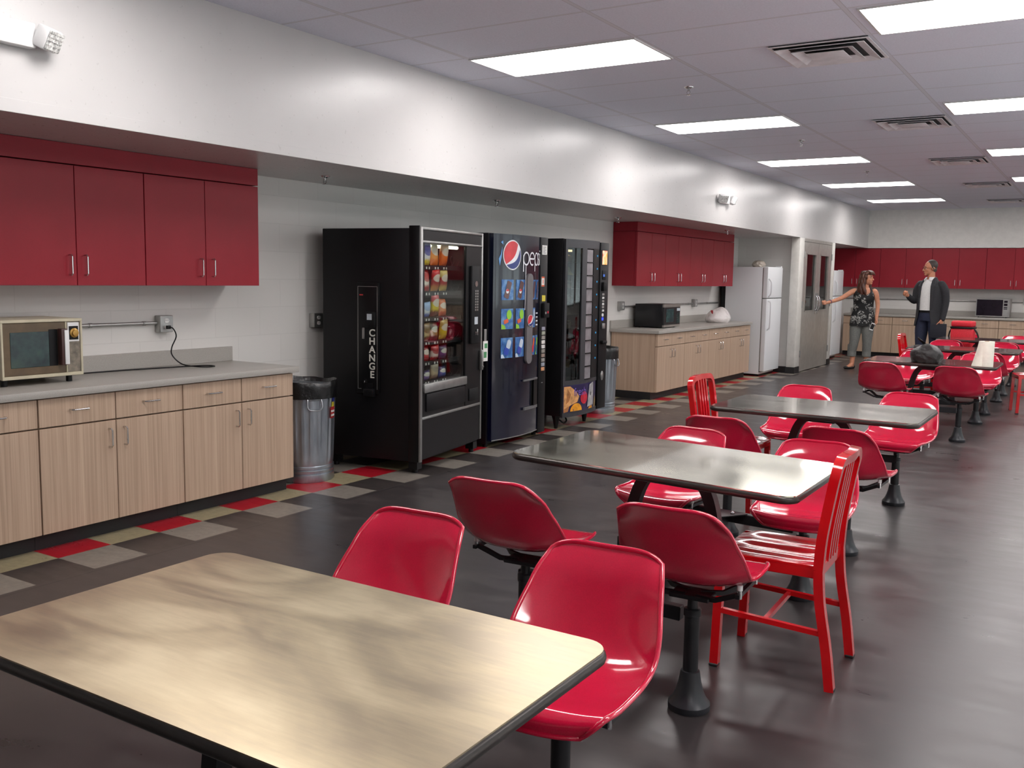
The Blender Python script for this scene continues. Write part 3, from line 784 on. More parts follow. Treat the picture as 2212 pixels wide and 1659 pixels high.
# ------------------------------------------------------------------ galvanised trash cans
M['galv'] = Mat('galvanised_sheet', rough=.3, metal=.9)
f = M['galv'].noise(9, 5, .65, M['galv'].coord('Object', (1, 1, .25)))
M['galv'].base(M['galv'].ramp(f, [(.3, (138, 146, 156)), (.7, (178, 184, 190))])); M['galv'].rough(M['galv'].grey(f, .24, .4))
M['sticker_red'] = flat('red_sticker', (190, 60, 60), .4); M['sticker_blue'] = flat('blue_sticker', (50, 55, 130), .4); M['sticker_yellow'] = flat('yellow_sticker', (205, 190, 60), .4); M['paper'] = flat('white_paper', (225, 224, 220), .6, var=.03)
def trash(loc, rz, lab, sticker):
    t = thing('trash_can', lab, 'trash can', loc, rz, 'galvanised trash cans'); t.scale = (1, 1, .975)
    def wob(a, z):
        if z < .17 or z > .60: return 0
        q = cos(a * 22); return .004 * (1 if q > .3 else (-.3 if q < -.3 else q))
    b = MB(); b.lathe([(.0, .012), (.185, .012), (.2, .0), (.205, .012), (.203, .055), (.196, .06), (.203, .07), (.204, .085), (.197, .09), (.204, .10), (.204, .115), (.197, .12), (.2, .135), (.199, .17), (.203, .3), (.208, .45), (.214, .60), (.216, .68), (.222, .685), (.222, .695), (.214, .697)], 132, wob=wob)
    b.build('can_body', M['galv'], t, angle=.5)
    rnd = random.Random(5)
    ph = [rnd.uniform(0, 6) for _ in range(6)]
    def lw(a, z): return .0018 * sin(a * 9 + ph[0] + z * 30) + .0014 * sin(a * 17 + ph[1] - z * 50) + .001 * sin(a * 31 + ph[2])
    def lowz(a): return .007 * sin(a * 3 + ph[3]) + .004 * sin(a * 7)
    rings = []
    for r, z in ((.13, .35), (.17, .5), (.2, .62), (.212, .69), (.218, .728), (.224, .734), (.230, .725), (.230, .69), (.229, .65), (.228, .612)):
        rings.append([((r + lw(2*pi*j/96, z) * (1 if z > .6 else .5)) * cos(2*pi*j/96), (r + lw(2*pi*j/96, z)) * sin(2*pi*j/96), z + (lowz(2*pi*j/96) if r > .23 or z > .7 else 0)) for j in range(96)])
    b = MB(); b.loft(rings, caps=False); b.bm.faces.new(b.bm.verts[:96] if False else [v for v in list(b.bm.verts)[:96]][::-1])
    b.build('bin_liner', M['bagblack'], t, angle=1.2)
    for a0 in (radians(-28), radians(152)):
        mt = Matrix.Rotation(a0, 4, 'Z')
        b = MB()
        pts = [(.212, -.045, .615), (.226, -.05, .60), (.236, -.052, .555), (.238, -.03, .535), (.238, .03, .535), (.236, .052, .555), (.226, .05, .60), (.212, .045, .615)]
        b.tube(smoothpath(pts, 4), .005, 8); b.box((.206, -.045, .60), (.222, .045, .625), .004); b.xf(mt)
        b.build('handle', M['steelwire'], t)
    if sticker:
        def pat(a0, a1, z0, z1):
            def f(u, v):
                a = a0 + (a1 - a0) * u; z = z0 + (z1 - z0) * v; r = .2115 + (z - .45) * .04 + .004
                return (r * cos(a), r * sin(a), z)
            q = MB(); q.grid(f, 8, 4); bmesh.ops.solidify(q.bm, geom=q.bm.faces[:], thickness=.001); return q
        a = radians(10)
        st = pat(a, a + .28, .46, .545); s = st.build('warning_label', M['sticker_red'], t, label='red and white label')
        pat(a + .02, a + .26, .475, .49).xf(Matrix.Scale(1.006, 4, (1, 0, 0)) @ Matrix.Scale(1.006, 4, (0, 1, 0))).build('white_stripe', M['paper'], s)
        pat(a + .02, a + .26, .505, .52).xf(Matrix.Scale(1.006, 4, (1, 0, 0)) @ Matrix.Scale(1.006, 4, (0, 1, 0))).build('white_stripe', M['paper'], s)
        pat(a + .06, a + .22, .545, .58).build('yellow_label', M['sticker_yellow'], t)
        pat(a + .08, a + .26, .58, .61).build('blue_label', M['sticker_blue'], t)
trash((.405, 4.915, 0), 0, 'galvanised trash can with black liner between the near cabinets and the snack machine', True)
trash((.50, 9.33, 0), .5, 'galvanised trash can with black liner right of the fresh food machine', False)

# ------------------------------------------------------------------ snack machine
TH = radians(9); SPOS = (.997, 5.49, 0); SSC = (1.03, 1.037, .991)
SW, SD, SH = 1.03, .815, 1.835
sm = thing('snack_machine', 'tall black snack vending machine with a change panel on its side', 'vending machine', SPOS, TH); sm.scale = SSC
b = MB()
b.box((-SD, 0, .09), (-.03, .04, SH - .01), .004); b.box((-SD, SW - .2, .09), (-.03, SW, SH - .01), .004)
b.box((-SD, .04, SH - .08), (-.03, SW - .2, SH - .01)); b.box((-SD, .04, .09), (-.03, SW - .2, .60)); b.box((-SD, .04, .6), (-SD + .25, SW - .2, SH - .08))
b.build('cabinet', M['cabblack'], sm)
b = MB(); b.box((-.09, -.003, .09), (-.005, .012, SH + .008), .004); b.build('door_edge', M['black'], sm)
for x, y in ((-.06, .05), (-.06, SW - .05), (-SD + .08, .05), (-SD + .08, SW - .05)):
    b = MB(); b.box((x - .035, y - .035, .03), (x + .035, y + .035, .09)); b.cyl((x, y, 0), (x, y, .035), .02, 12); b.build('leg', M['black'], sm)
b = MB()
F = [((-.03, .0, .09), (.008, .03, SH)), ((-.03, SW - .022, .11), (.006, SW, SH)), ((-.03, .03, SH - .02), (.006, SW - .02, SH)), ((-.03, .03, SH - .115), (.006, SW - .02, SH - .098)), ((-.03, .03, .405), (.006, SW - .02, .425))]
for a, c in F: b.box(a, c, .004)
b.build('door_frame', M['alu'], sm)
b = MB(); b.box((-.03, .03, SH - .098), (-.004, SW - .02, SH - .02)); b.build('header_panel', M['black'], sm)
b = MB(); b.box((-.03, .03, .11), (-.002, SW - .02, .405)); b.build('kick_panel', M['cabblack'], sm)
b = MB(); b.box((-.03, .03, .425), (-.006, .075, SH - .115)); b.box((-.03, .075, .425), (-.006, .74, .61)); b.build('door_panel', M['black'], sm)
b = MB(); b.box((-.02, .075, .655), (-.012, .735, SH - .115)); b.build('window_glass', M['glass'], sm)
b = MB(); b.box((-.016, .06, .605), (.012, .75, .672), .006); b.build('delivery_flap_bar', M['alu'], sm, label='silver bar over the delivery bin')
b = MB(); b.box((-.01, .10, .46), (.006, .73, .595), .006); b.build('delivery_door', M['cabblack'], sm)
b = MB(); b.box((-.03, .74, .425), (.0, SW - .022, SH - .115), .003, 1); rp_ = b.build('selection_panel', M['black'], sm)
b = MB(); b.box((0, .80, .93), (.022, .945, 1.565), .006); cp = b.build('coin_unit', M['blackmat'], rp_)
def disc(b, x, y, z, r, d=.004, n=20):
    b.cyl((x, y, z), (x + d, y, z), r, n); return b
b = MB(); disc(b, .022, .87, 1.42, .024); b.box((.022, .86, 1.0), (.026, .90, 1.03)); b.box((.022, .868, 1.0), (.04, .884, 1.05), .003); b.build('coin_slot', M['chrome'], sm)
for r_ in range(8):
    for c_ in range(2):
        b = MB(); b.box((.022, .85 + c_ * .035, 1.20 + r_ * .022), (.025, .872 + c_ * .035, 1.215 + r_ * .022)); b.build('keypad_key', M['alu'], sm)
b = MB(); b.box((.022, .845, 1.09), (.026, .90, 1.15)); b.build('price_display', M['lcd'], sm)
b = MB(); b.box((0, .985, .70), (.03, 1.012, .87), .008); disc(b, .03, .998, .73, .009); b.build('door_lock', M['alu'], sm)
b = MB(); b.box((0.0, .80, .46), (.008, .96, .56), .004); b.build('coin_return', M['blackmat'], sm)
b = MB(); b.box((-.2, .12, 1.70), (-.12, .72, 1.716)); b.cyl((-.08, .1, 1.705), (-.08, .73, 1.705), .013, 12)
b.build('lamp_tube', emit('machine_lamp', (255, 246, 225), 3.0), sm)
# card hanging on the machine's right edge
t = thing('tag_card', 'small green and white card hanging at the right edge of the snack machine', 'card', (.835, 6.563, 0))
b = MB(); b.box((-.004, 0, .76), (.0, .07, .93), .002, 1); b.build('card', M['paper'], t)
gr = flat('green_print', (70, 140, 90), .5)
b = MB(); b.box((.0, .01, .79), (.0015, .05, .84)); b.box((.0, .02, .87), (.0015, .06, .91)); b.build('green_print', gr, t)
b = MB(); b.box((-.004, .015, .93), (.0, .05, 1.03), .002, 1); b.build('clip', M['alu'], t)
# shelves, coils and snacks
SZ = [1.555, 1.36, 1.165, .985, .83, .685]
CY = [.20, .335, .47]
for i, z in enumerate(SZ):
    b = MB(); b.box((-.55, .05, z - .012), (-.05, .74, z - .004)); b.box((-.052, .05, z - .03), (-.044, .74, z + .004)); sh = b.build('shelf', M['cabblack'], sm)
    for y in CY:
        b = MB(); b.box((-.044, y - .035, z - .025), (-.0425, y - .018, z - .008)); b.box((-.044, y + .008, z - .025), (-.0425, y + .022, z - .008)); b.build('price_tag', M['paper'], sh)
coil = MB(); coil.tube([(-.48 + .42 * k / 84, .042 * cos(2*pi*k/12), .042 + .042 * sin(2*pi*k/12)) for k in range(85)], .0022, 5)
cme = coil.mesh('coil', M['black'])
for z in SZ:
    for y in CY + [.60, .69]:
        o = mobj('coil', cme, sm); o.location = (0, y, z - .002)
def bagmat(name, a, b_, c, zsplit=(.35, .6)):
    m = Mat(name, a, .28, 0, .4)
    tc = m.N('TexCoord'); sp = m.N('SeparateXYZ'); m.L(tc.outputs['Generated'], sp.inputs[0])
    n = m.noise(9, 3, .5, tc.outputs['Generated'])
    u = m.math('ADD', sp.outputs[2], m.math('MULTIPLY', m.math('SUBTRACT', n, .5), .25))
    bands = m.ramp(u, [(zsplit[0] - .12, a), (zsplit[0] + .02, b_), (zsplit[1] - .02, b_), (zsplit[1] + .10, c)])
    dy_ = m.math('MULTIPLY', m.math('SUBTRACT', sp.outputs[1], .5), 2.4); dz_ = m.math('MULTIPLY', m.math('SUBTRACT', sp.outputs[2], .62), 5.5)
    r2 = m.math('ADD', m.math('MULTIPLY', dy_, dy_), m.math('MULTIPLY', dz_, dz_))
    m.base(m.mix(m.grey(r2, .85, 0, .75, .95), bands, c if sum(b_) > 480 else (228, 222, 208)))
    m.bump(m.noise(14, 3, .6), .4, .01)
    return m
def bag(h, w, th, mat, loc, tilt, lab):
    b = MB()
    def side(sg):
        def f(u, v):
            a, c = 2 * u - 1, 2 * v - 1
            bul = (max(0, 1 - abs(a) ** 2.4) ** .6) * (max(0, 1 - abs(c) ** 4) ** .8)
            wd = w / 2 * (1 - .10 * (1 - abs(c)) ** 1.0 * 0 - .05 * (1 - c * c))
            return (sg * th / 2 * bul, a * wd, h * v)
        return f
    b.grid(side(1), 14, 18); b.grid(side(-1), 14, 18)
    bmesh.ops.remove_doubles(b.bm, verts=b.bm.verts, dist=1e-5)
    R = Matrix.Rotation(tilt, 4, 'Y') @ Matrix.Rotation(tilt * .6, 4, 'X')
    b.xf(R)
    o = b.build('snack_bag', mat, None, angle=1.2)
    p = Matrix.Translation(SPOS) @ Matrix.Rotation(TH, 4, 'Z') @ Vector([a_ * c_ for a_, c_ in zip(loc, SSC)])
    o.location = p; o.rotation_euler = (0, 0, TH)
    return tag(o, lab, 'snack', 'snacks in the vending machine')
rowsd = [
 [('blue, white and yellow snack bag', (235, 200, 60), (235, 235, 240), (50, 80, 170), .17), ('orange and white snack bag', (220, 110, 40), (240, 150, 60), (245, 235, 200), .18), ('bright orange snack bag', (215, 95, 30), (240, 120, 40), (230, 190, 150), .18)],
 [('white and red snack bag', (170, 40, 40), (235, 225, 210), (190, 40, 35), .17), ('red snack bag', (200, 130, 50), (180, 25, 30), (205, 40, 40), .17), ('yellow snack bag leaning right', (190, 160, 80), (180, 40, 40), (215, 190, 110), .17)],
 [('small white and blue snack bag', (70, 100, 180), (225, 228, 232), (150, 180, 220), .12), ('red bag with a yellow band', (110, 40, 40), (225, 200, 50), (200, 60, 70), .18), ('orange and brown snack bag', (180, 60, 30), (220, 140, 90), (215, 110, 50), .14)],
 [('tan and white candy bag', (110, 70, 40), (200, 180, 130), (130, 100, 60), .14), ('dark gold candy bag', (60, 45, 35), (150, 125, 70), (90, 70, 50), .14), ('yellow and gold candy bag', (205, 165, 60), (225, 190, 50), (180, 150, 70), .16)],
 [('red candy bag', (150, 15, 25), (185, 25, 35), (160, 20, 30), .12), ('red and white candy bag', (170, 30, 40), (225, 200, 190), (175, 25, 35), .12), ('small purple candy bag', (80, 30, 70), (110, 50, 110), (70, 30, 80), .11)],
 [('small purple snack pack', (70, 50, 110), (120, 90, 150), (60, 45, 90), .08), ('tan snack bag', (140, 105, 80), (200, 175, 140), (165, 150, 130), .13), ('small dark blue snack pack', (30, 40, 100), (60, 80, 150), (35, 45, 100), .09)]]
rn = ['top', 'second', 'third', 'fourth', 'fifth', 'bottom']; tl = [.1, -.06, .16]
for i, rw in enumerate(rowsd):
    for j, (nm, a, b_, c, h) in enumerate(rw):
        bag(h, .118, .05, bagmat(nm.replace(',', '').replace(' ', '_'), a, b_, c), (-.07, CY[j], SZ[i] - .003), tl[(i + j) % 3], '%s on the %s shelf of the snack machine' % (nm, rn[i]))
# change panel on the side
P0, P1, Z0, Z1 = -.50, -.335, .60, 1.41
b = MB(); b.box((P0 - .012, -.022, Z0 - .012), (P1 + .012, 0, Z1 + .012), .004); ch = b.build('change_panel', M['black'], sm)
b = MB()
for a, c in (((P0, Z0 + .02), (P0 + .004, Z1 - .015)), ((P1 - .004, Z0 + .02), (P1, Z1 - .015)), ((P0, Z1 - .019), (P1, Z1 - .015)), ((P0, Z0 + .02), (P0 + .03, Z0 + .024))):
    b.box((a[0], -.0235, a[1]), (c[0], -.022, c[1]))
M['white_print'] = flat('white_print', (222, 222, 212), .5, var=.02)
b.build('outline', M['alu'], ch)
for k, chh in enumerate('CHANGE'):
    b = text_mb(chh, .074, .0015, bold=.0016); bmesh.ops.transform(b.bm, matrix=Matrix.Translation((-.378, -.0235, 1.045 - k * .063)) @ Matrix.Rotation(radians(90), 4, 'X') @ Matrix.Scale(1.0, 4), verts=b.bm.verts)
    b.build('lettering', M['white_print'], ch)
b = MB(); b.box((-.425, -.05, 1.09), (-.345, -.022, 1.205), .005); ba = b.build('bill_slot', M['blackmat'], ch)
b = MB(); b.box((-.405, -.0515, 1.145), (-.365, -.05, 1.19)); b.build('bill_label', M['lcd'], ba)
b = MB(); b.box((-.46, -.03, 1.0), (-.44, -.022, 1.085), .004); b.build('coin_plate', M['alu'], ch)
b = MB(); b.cyl((-.445, -.022, .675), (-.445, -.04, .675), .011, 14); b.box((-.445, -.036, .668), (-.41, -.03, .682)); b.build('lock', M['chrome'], ch)
b = MB(); b.box((-.44, -.05, .565), (-.355, -.0, .625), .008); b.box((-.44, -.026, .6), (-.375, -.022, .665)); b.build('coin_cup', M['cabblack'], ch)
b = MB(); b.box((-.485, -.0232, 1.325), (-.455, -.022, 1.335)); b.build('maker_plate', M['sticker_red'], ch)

# ------------------------------------------------------------------ drinks machine
PX, PY, PW, PH = .80, 6.70, .92, 1.835
dm = thing('drinks_machine', 'dark blue drinks machine with a round red, white and blue emblem', 'vending machine', (PX, PY, 0), 0)
b = MB(); b.box((-.76, 0, .03), (-.02, PW, PH), .006); b.build('cabinet', M['cabblack'], dm)
for x, y in ((-.06, .05), (-.06, PW - .05), (-.7, .05), (-.7, PW - .05)):
    b = MB(); b.cyl((x, y, 0), (x, y, .035), .022, 12); b.build('leg', M['black'], dm)
CW = .79
def SX(y): return .02 + .048 * max(0, 1 - ((y - CW / 2) / (CW / 2)) ** 2)
def curved(b, y0, y1, z0, z1, off, th=.002, n=16):
    def f(u, v): y = y0 + (y1 - y0) * u; return (SX(y) + off, y, z0 + (z1 - z0) * v)
    q = MB(); q.grid(f, n, 2); bmesh.ops.recalc_face_normals(q.bm, faces=q.bm.faces)
    bmesh.ops.solidify(q.bm, geom=q.bm.faces[:], thickness=th); b.add(q); q.bm.free(); return b
def cpoly(b, pts, off):
    """flat outline (y,z) wrapped on the curved door, subdivided into strips"""
    q = MB(); q.bm.faces.new([q.bm.verts.new((0, y, z)) for y, z in pts])
    bmesh.ops.triangulate(q.bm, faces=q.bm.faces[:])
    bmesh.ops.subdivide_edges(q.bm, edges=q.bm.edges[:], cuts=2, use_grid_fill=True)
    for v in q.bm.verts: v.co.x = SX(v.co.y) + off
    b.add(q); q.bm.free(); return b
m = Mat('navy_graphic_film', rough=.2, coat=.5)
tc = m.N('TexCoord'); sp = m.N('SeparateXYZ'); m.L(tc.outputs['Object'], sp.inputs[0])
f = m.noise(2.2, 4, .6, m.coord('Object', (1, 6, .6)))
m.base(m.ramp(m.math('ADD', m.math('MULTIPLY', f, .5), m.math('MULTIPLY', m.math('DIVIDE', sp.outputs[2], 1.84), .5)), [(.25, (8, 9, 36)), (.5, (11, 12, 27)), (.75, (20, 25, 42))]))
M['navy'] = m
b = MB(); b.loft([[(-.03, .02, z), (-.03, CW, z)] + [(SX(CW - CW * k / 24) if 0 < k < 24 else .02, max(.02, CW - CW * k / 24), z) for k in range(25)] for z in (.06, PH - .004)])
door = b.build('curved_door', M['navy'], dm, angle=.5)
b = MB(); b.box((-.02, CW + .002, .03), (.03, PW, PH - .004), .006); side = b.build('coin_column', M['cabblack'], dm)
b = MB(); curved(b, .02, CW, .06, .068, .003); b.build('base_trim', M['alu'], door)
col = {k: flat('print_' + k, v, .35, 0, .3, var=.06) for k, v in dict(red=(205, 40, 52), white=(226, 228, 232), blue=(28, 44, 118), lime=(140, 200, 50), cola=(88, 52, 50), sky=(96, 150, 205), palew=(190, 205, 220), orange=(210, 90, 50), green=(60, 120, 70), deep=(40, 70, 170)).items()}
def globe(yc, zc, R, tag_):
    o = MB(); cpoly(o, [(yc + R * cos(2*pi*k/40), zc + R * sin(2*pi*k/40)) for k in range(40)], .003); g = o.build('emblem', col['white'], door)
    r = R * .92; P = lambda a: (yc + r * cos(radians(a)), zc + r * sin(radians(a)))
    L_, T_ = P(222), P(51)
    def curve(p, q, bulge, n=14):
        out = []
        for k in range(n + 1):
            t = k / n; out.append((p[0] + (q[0] - p[0]) * t + bulge[0] * sin(pi * t) * r, p[1] + (q[1] - p[1]) * t + bulge[1] * sin(pi * t) * r))
        return out
    red = [P(51 + (222 - 51) * k / 24) for k in range(25)] + curve(L_, T_, (.26, -.15))[1:-1]
    o = MB(); cpoly(o, red, .005); o.build('red_field', col['red'], g)
    blue = [P(226 + (384 - 226) * k / 24) for k in range(25)] + curve(P(24), P(226), (.28, -.24))[1:-1]
    o = MB(); cpoly(o, blue, .005); o.build('blue_field', col['blue'], g)
globe(.255, 1.655, .128, 'a')
# brand word as it stands on the door: thin round lower-case letters with long stems
def stroke(b, pts, w, off):
    pts = [Vector((p[0], p[1])) for p in pts]; n = len(pts); A = []; B = []
    for i in range(n):
        d = (pts[min(n-1, i+1)] - pts[max(0, i-1)]).normalized(); nn = Vector((-d.y, d.x)) * w / 2
        A.append(pts[i] + nn); B.append(pts[i] - nn)
    q = MB()
    va = [q.v((SX(p.x) + off, p.x, p.y)) for p in A]; vb = [q.v((SX(p.x) + off, p.x, p.y)) for p in B]
    for i in range(n - 1): q.bm.faces.new((va[i], va[i+1], vb[i+1], vb[i]))
    b.add(q); q.bm.free()
def arc(cy, cz, ry, rz, a0, a1, n=20): return [(cy + ry * cos(radians(a0 + (a1 - a0) * k / n)), cz + rz * sin(radians(a0 + (a1 - a0) * k / n))) for k in range(n + 1)]
b = MB(); w_ = .014; zb = 1.63; rr_ = .054
stroke(b, arc(.475, zb, .05, rr_, 0, 360, 32), w_, .004); stroke(b, [(.425, zb + .03), (.425, zb - .115)], w_, .004)
stroke(b, [(.47, zb - .05), (.468, zb - .3), (.462, zb - .45)], .010, .004)
stroke(b, [(.545, zb)] + [(.635, zb)], w_, .004); stroke(b, arc(.59, zb, .048, rr_, 0, 300, 28), w_, .004)
stroke(b, arc(.688, zb, .036, rr_, 0, 360, 28), w_ * .9, .004); stroke(b, [(.652, zb + .03), (.652, zb - .11)], w_ * .9, .004)
stroke(b, arc(.742, zb + .026, .016, .026, 30, 270, 12) + arc(.742, zb - .026, .016, .026, 90, -150, 12), w_ * .8, .004)
stroke(b, [(.775, zb + .05), (.775, zb - .052)], w_ * .8, .004); stroke(b, [(.775, zb + .066), (.775, zb + .08)], w_ * .8, .004)
b.build('brand_lettering', col['white'], door, label='white lower-case brand lettering')
b = MB()
cpoly(b, [(.075, 1.62), (.10, 1.66), (.115, 1.72), (.118, 1.69), (.108, 1.63), (.088, 1.56)], .003); cpoly(b, [(.10, 1.76), (.125, 1.775), (.128, 1.74), (.118, 1.745)], .003)
b.build('leaf_graphic', col['sky'], door)
m = Mat('drink_panel_film', rough=.3, coat=.2)
f = m.noise(14, 4, .6); m.base(m.ramp(f, [(.3, (24, 66, 128)), (.5, (56, 110, 172)), (.7, (118, 158, 196))])); M['panelblue'] = m
def rotpts(pts, cy, cz, a):
    return [(cy + y * cos(a) - z * sin(a), cz + y * sin(a) + z * cos(a)) for y, z in pts]
cols = [(.115, .275), (.315, .455), (.60, .68), (.695, .75)]; rowsz = [(1.27, 1.445), (1.02, 1.195), (.77, .945)]
for ri, (z0, z1) in enumerate(rowsz):
    for ci, (y0, y1) in enumerate(cols):
        if ri == 1 and ci == 3:
            b = MB()
            for k in range(4): stroke(b, [(y0 + .005, z0 + .02 + k * .035), (y1 - .005, z0 + .02 + k * .035)], .012, .004)
            b.build('small_print', col['white'], door); continue
        b = MB(); curved(b, y0, y1, z0, z1, .003, n=6); pn = b.build('product_panel', M['panelblue'], door)
        yc, zc, ww, hh = (y0 + y1) / 2, (z0 + z1) / 2, y1 - y0, z1 - z0
        s = min(1, ww / .14)
        if ri == 0:
            b = MB(); cpoly(b, rotpts([(q[0] * s, q[1]) for q in rrect(.062, .15, .012, 3)], yc, zc, -.32 * s), .006); b.build('can_picture', col['cola'], pn)
            b = MB(); cpoly(b, [(yc - .01 * s + .020 * s * cos(2*pi*k/14), zc - .012 + .020 * sin(2*pi*k/14)) for k in range(14)], .008); b.build('can_badge', col['white' if ci < 2 else 'cola'], pn)
            if ci < 2:
                b = MB(); cpoly(b, [(yc - .01 * s + .018 * s * cos(pi*k/8), zc - .011 + .018 * sin(pi*k/8)) for k in range(9)], .0095); b.build('badge_top', col['red'], pn)
        elif ri == 1:
            b = MB(); cpoly(b, [(yc + .02 * s + .034 * s * cos(2*pi*k/18), zc + .036 + .042 * sin(2*pi*k/18)) for k in range(18)], .006); b.build('bottle_picture', col['lime' if ci < 2 else 'palew'], pn)
            b = MB(); cpoly(b, rotpts([(q[0] * s, q[1]) for q in rrect(.06, .035, .006, 2)], yc - .02 * s, zc - .02, .3), .0065); b.build('label_picture', col['orange' if ci < 2 else 'green'], pn)
            b = MB(); cpoly(b, [(y0, z0), (y0 + .055 * s, z0), (y0 + .045 * s, z0 + .03), (y0, z0 + .045)], .0065); b.build('bottle_base', col['lime' if ci < 2 else 'palew'], pn)
        else:
            c1, c2 = (('palew', 'deep'), ('palew', 'deep'), ('orange', 'red'), ('lime', 'green'))[ci]
            b = MB(); cpoly(b, rotpts([(q[0] * s, q[1]) for q in rrect(.056, .08, .022, 4)], yc + .02 * s, zc + .03, -.35 * s), .006); b.build('bottle_picture', col[c1], pn)
            b = MB(); cpoly(b, rotpts([(q[0] * s, q[1]) for q in rrect(.062, .062, .012, 3)], yc - .012 * s, zc - .03, -.35 * s), .0065); b.build('label_picture', col[c2], pn)
            b = MB(); cpoly(b, [(y0, z0), (y0 + .05 * s, z0), (y0 + .02 * s, z0 + .035), (y0, z0 + .03)], .0065); b.build('bottle_base', col[c1], pn)
b = MB(); q = MB(); q.prism([(y, z) for y, z in rrect(.095, .80, .047, 8)], 'x', 0, .02); bmesh.ops.translate(q.bm, verts=q.bm.verts, vec=(SX(.525) + .004, .525, 1.10))
q.build('grip_bar', flat('grey_plastic', (104, 100, 102), .5, var=.04), door, label='tall grey rounded bar')
_SX = SX
def SX(y): return .028 + _SX(.525)
globe(.525, 1.085, .052, 'b')
SX = _SX
b = MB(); b.box((-.02, .455, .295), (SX(.7) + .014, .735, .55), .006); q = b.build('delivery_port', M['blackmat'], door)
b = MB(); curved(b, .44, .735, .545, .56, .02, .012, 8); curved(b, .455, .735, .285, .31, .022, .016, 8); b.build('port_trim', flat('port_trim_grey', (96, 96, 98), .4), q)
b = MB(); curved(b, .64, .73, .31, .545, .021, .004, 4); b.build('port_shadow_panel', M['black'], q)
# coin column details
b = MB(); b.box((.03, .815, 1.675), (.032, .90, 1.76)); w1 = b.build('notice', M['paper'], side)
b = MB()
for k in range(5): b.box((.032, .823, 1.688 + k * .013), (.0326, .88 - .012 * (k % 2), 1.692 + k * .013))
b.build('notice_print', M['frameblack'], w1)
b = MB(); b.box((.03, .812, 1.385), (.032, .862, 1.475)); w1 = b.build('price_sticker', M['paper'], side)
b = MB(); b.box((.032, .812, 1.46), (.0326, .862, 1.475)); b.box((.032, .812, 1.385), (.0326, .862, 1.40)); b.box((.032, .832, 1.41), (.0326, .845, 1.45)); b.build('sticker_border', col['orange'], w1)
b = MB(); b.box((.03, .825, 1.25), (.032, .885, 1.305)); b.build('yellow_sticker', M['sticker_yellow'], side)
b = MB(); b.box((.03, .82, 1.10), (.065, .91, 1.235), .006); w1 = b.build('bill_acceptor', M['blackmat'], side)
b = MB(); b.cyl((.065, .84, 1.145), (.067, .84, 1.145), .012, 12); b.build('coin_button', M['alu'], w1)
b = MB(); b.box((.065, .868, 1.14), (.067, .89, 1.16)); b.build('red_light', flat('red_indicator', (200, 30, 60), .3), w1)
bc = [(150, 150, 165), (150, 155, 140), (150, 145, 140), (215, 212, 208), (214, 212, 210), (140, 136, 128), (140, 122, 112), (136, 134, 130), (140, 146, 156), (205, 150, 110)]
for k in range(10):
    b = MB(); z = 1.015 - k * .0415; b.box((.03, .825, z - .033), (.040, .882, z), .003, 1); b.build('selection_button', flat('button_%s' % 'abcdefghij'[k], bc[k], .3, var=.1, scale=40), side)
b = MB(); b.box((.03, .84, .495), (.034, .862, .502)); b.build('key_slot', M['alu'], side)
# ------------------------------------------------------------------ fresh food machine
VX, VY, VW, VH = .835, 7.945, .90, 1.84
vm = thing('food_machine', 'black fresh food carousel machine with a tall window of small doors', 'vending machine', (VX, VY, 0), 0)
b = MB(); b.box((-.76, 0, .13), (-.03, .035, VH), .004); b.box((-.76, VW - .4, .13), (-.03, VW, VH - .01), .004); b.box((-.76, .03, VH - .08), (-.03, VW - .3, VH - .005)); b.box((-.76, .03, .13), (-.03, VW - .3, .46)); b.box((-.76, .03, .46), (-.5, VW - .35, VH - .08))
b.build('cabinet', M['cabblack'], vm)
for x, y in ((-.1, .06), (-.1, VW - .25), (-.66, .06), (-.66, VW - .1)):
    b = MB(); b.tube([(x, y, .13), (x, y, .08), (x, y, 0)], [.045, .03, .016], 10); b.build('leg', M['black'], vm)
def VXs(y): return .0 + .05 * max(0, 1 - ((y - .35) / .36) ** 2)
vg = flat('charcoal_plastic', (52, 52, 56), .45, var=.06)
SXo = SX
def SX(y): return VXs(y)
b = MB(); curved(b, .0, .71, VH - .085, VH - .004, 0, .03); curved(b, .0, .71, .43, .475, 0, .03); curved(b, 0, .03, .13, VH - .08, 0, .03, 3); curved(b, .26, .35, .47, VH - .08, 0, .03, 5); curved(b, .0, .71, .12, .165, 0, .03)
fr = b.build('door_frame', vg, vm)
b = MB(); curved(b, .505, .71, .47, VH - .08, 0, .03, 8); b.build('led_strip_panel', M['cabblack'], vm)
b = MB(); b.box((-.03, .715, .13), (.012, VW, VH - .012), .006); rpn = b.build('control_column', M['cabblack'], vm)
b = MB(); curved(b, .03, .26, .475, VH - .085, -.012, .004, 6); b.build('window_glass', M['glass_dark'], vm)
for k in range(10):
    zt = 1.745 - k * .128
    b = MB(); curved(b, .355, .5, zt - .118, zt, -.006, .008, 5); d = b.build('vend_door', flat('vend_door_grey', (140, 136, 140), .3, .2, var=.12, scale=9) if k == 0 else vd_m, vm)
    if k == 0: vd_m = type('Q', (), {'m': d.data.materials[0]})()
    b = MB(); curved(b, .355, .5, zt - .128, zt - .119, .004, .012, 5); b.build('door_rail', M['black'], d)
led = emit('blue_led', (20, 120, 170), .5)
for k in range(9):
    z = 1.69 - k * .128
    b = MB(); q = SX(.615) + .001; b.box((q, .605, z - .008), (q + .004, .625, z + .008), .002, 1); b.build('led', led, vm)
b = MB(); b.box((-.10, .05, 1.72), (-.06, .24, 1.74)); b.build('lamp_tube', emit('machine_lamp_warm', (255, 226, 180), 5.0), vm)
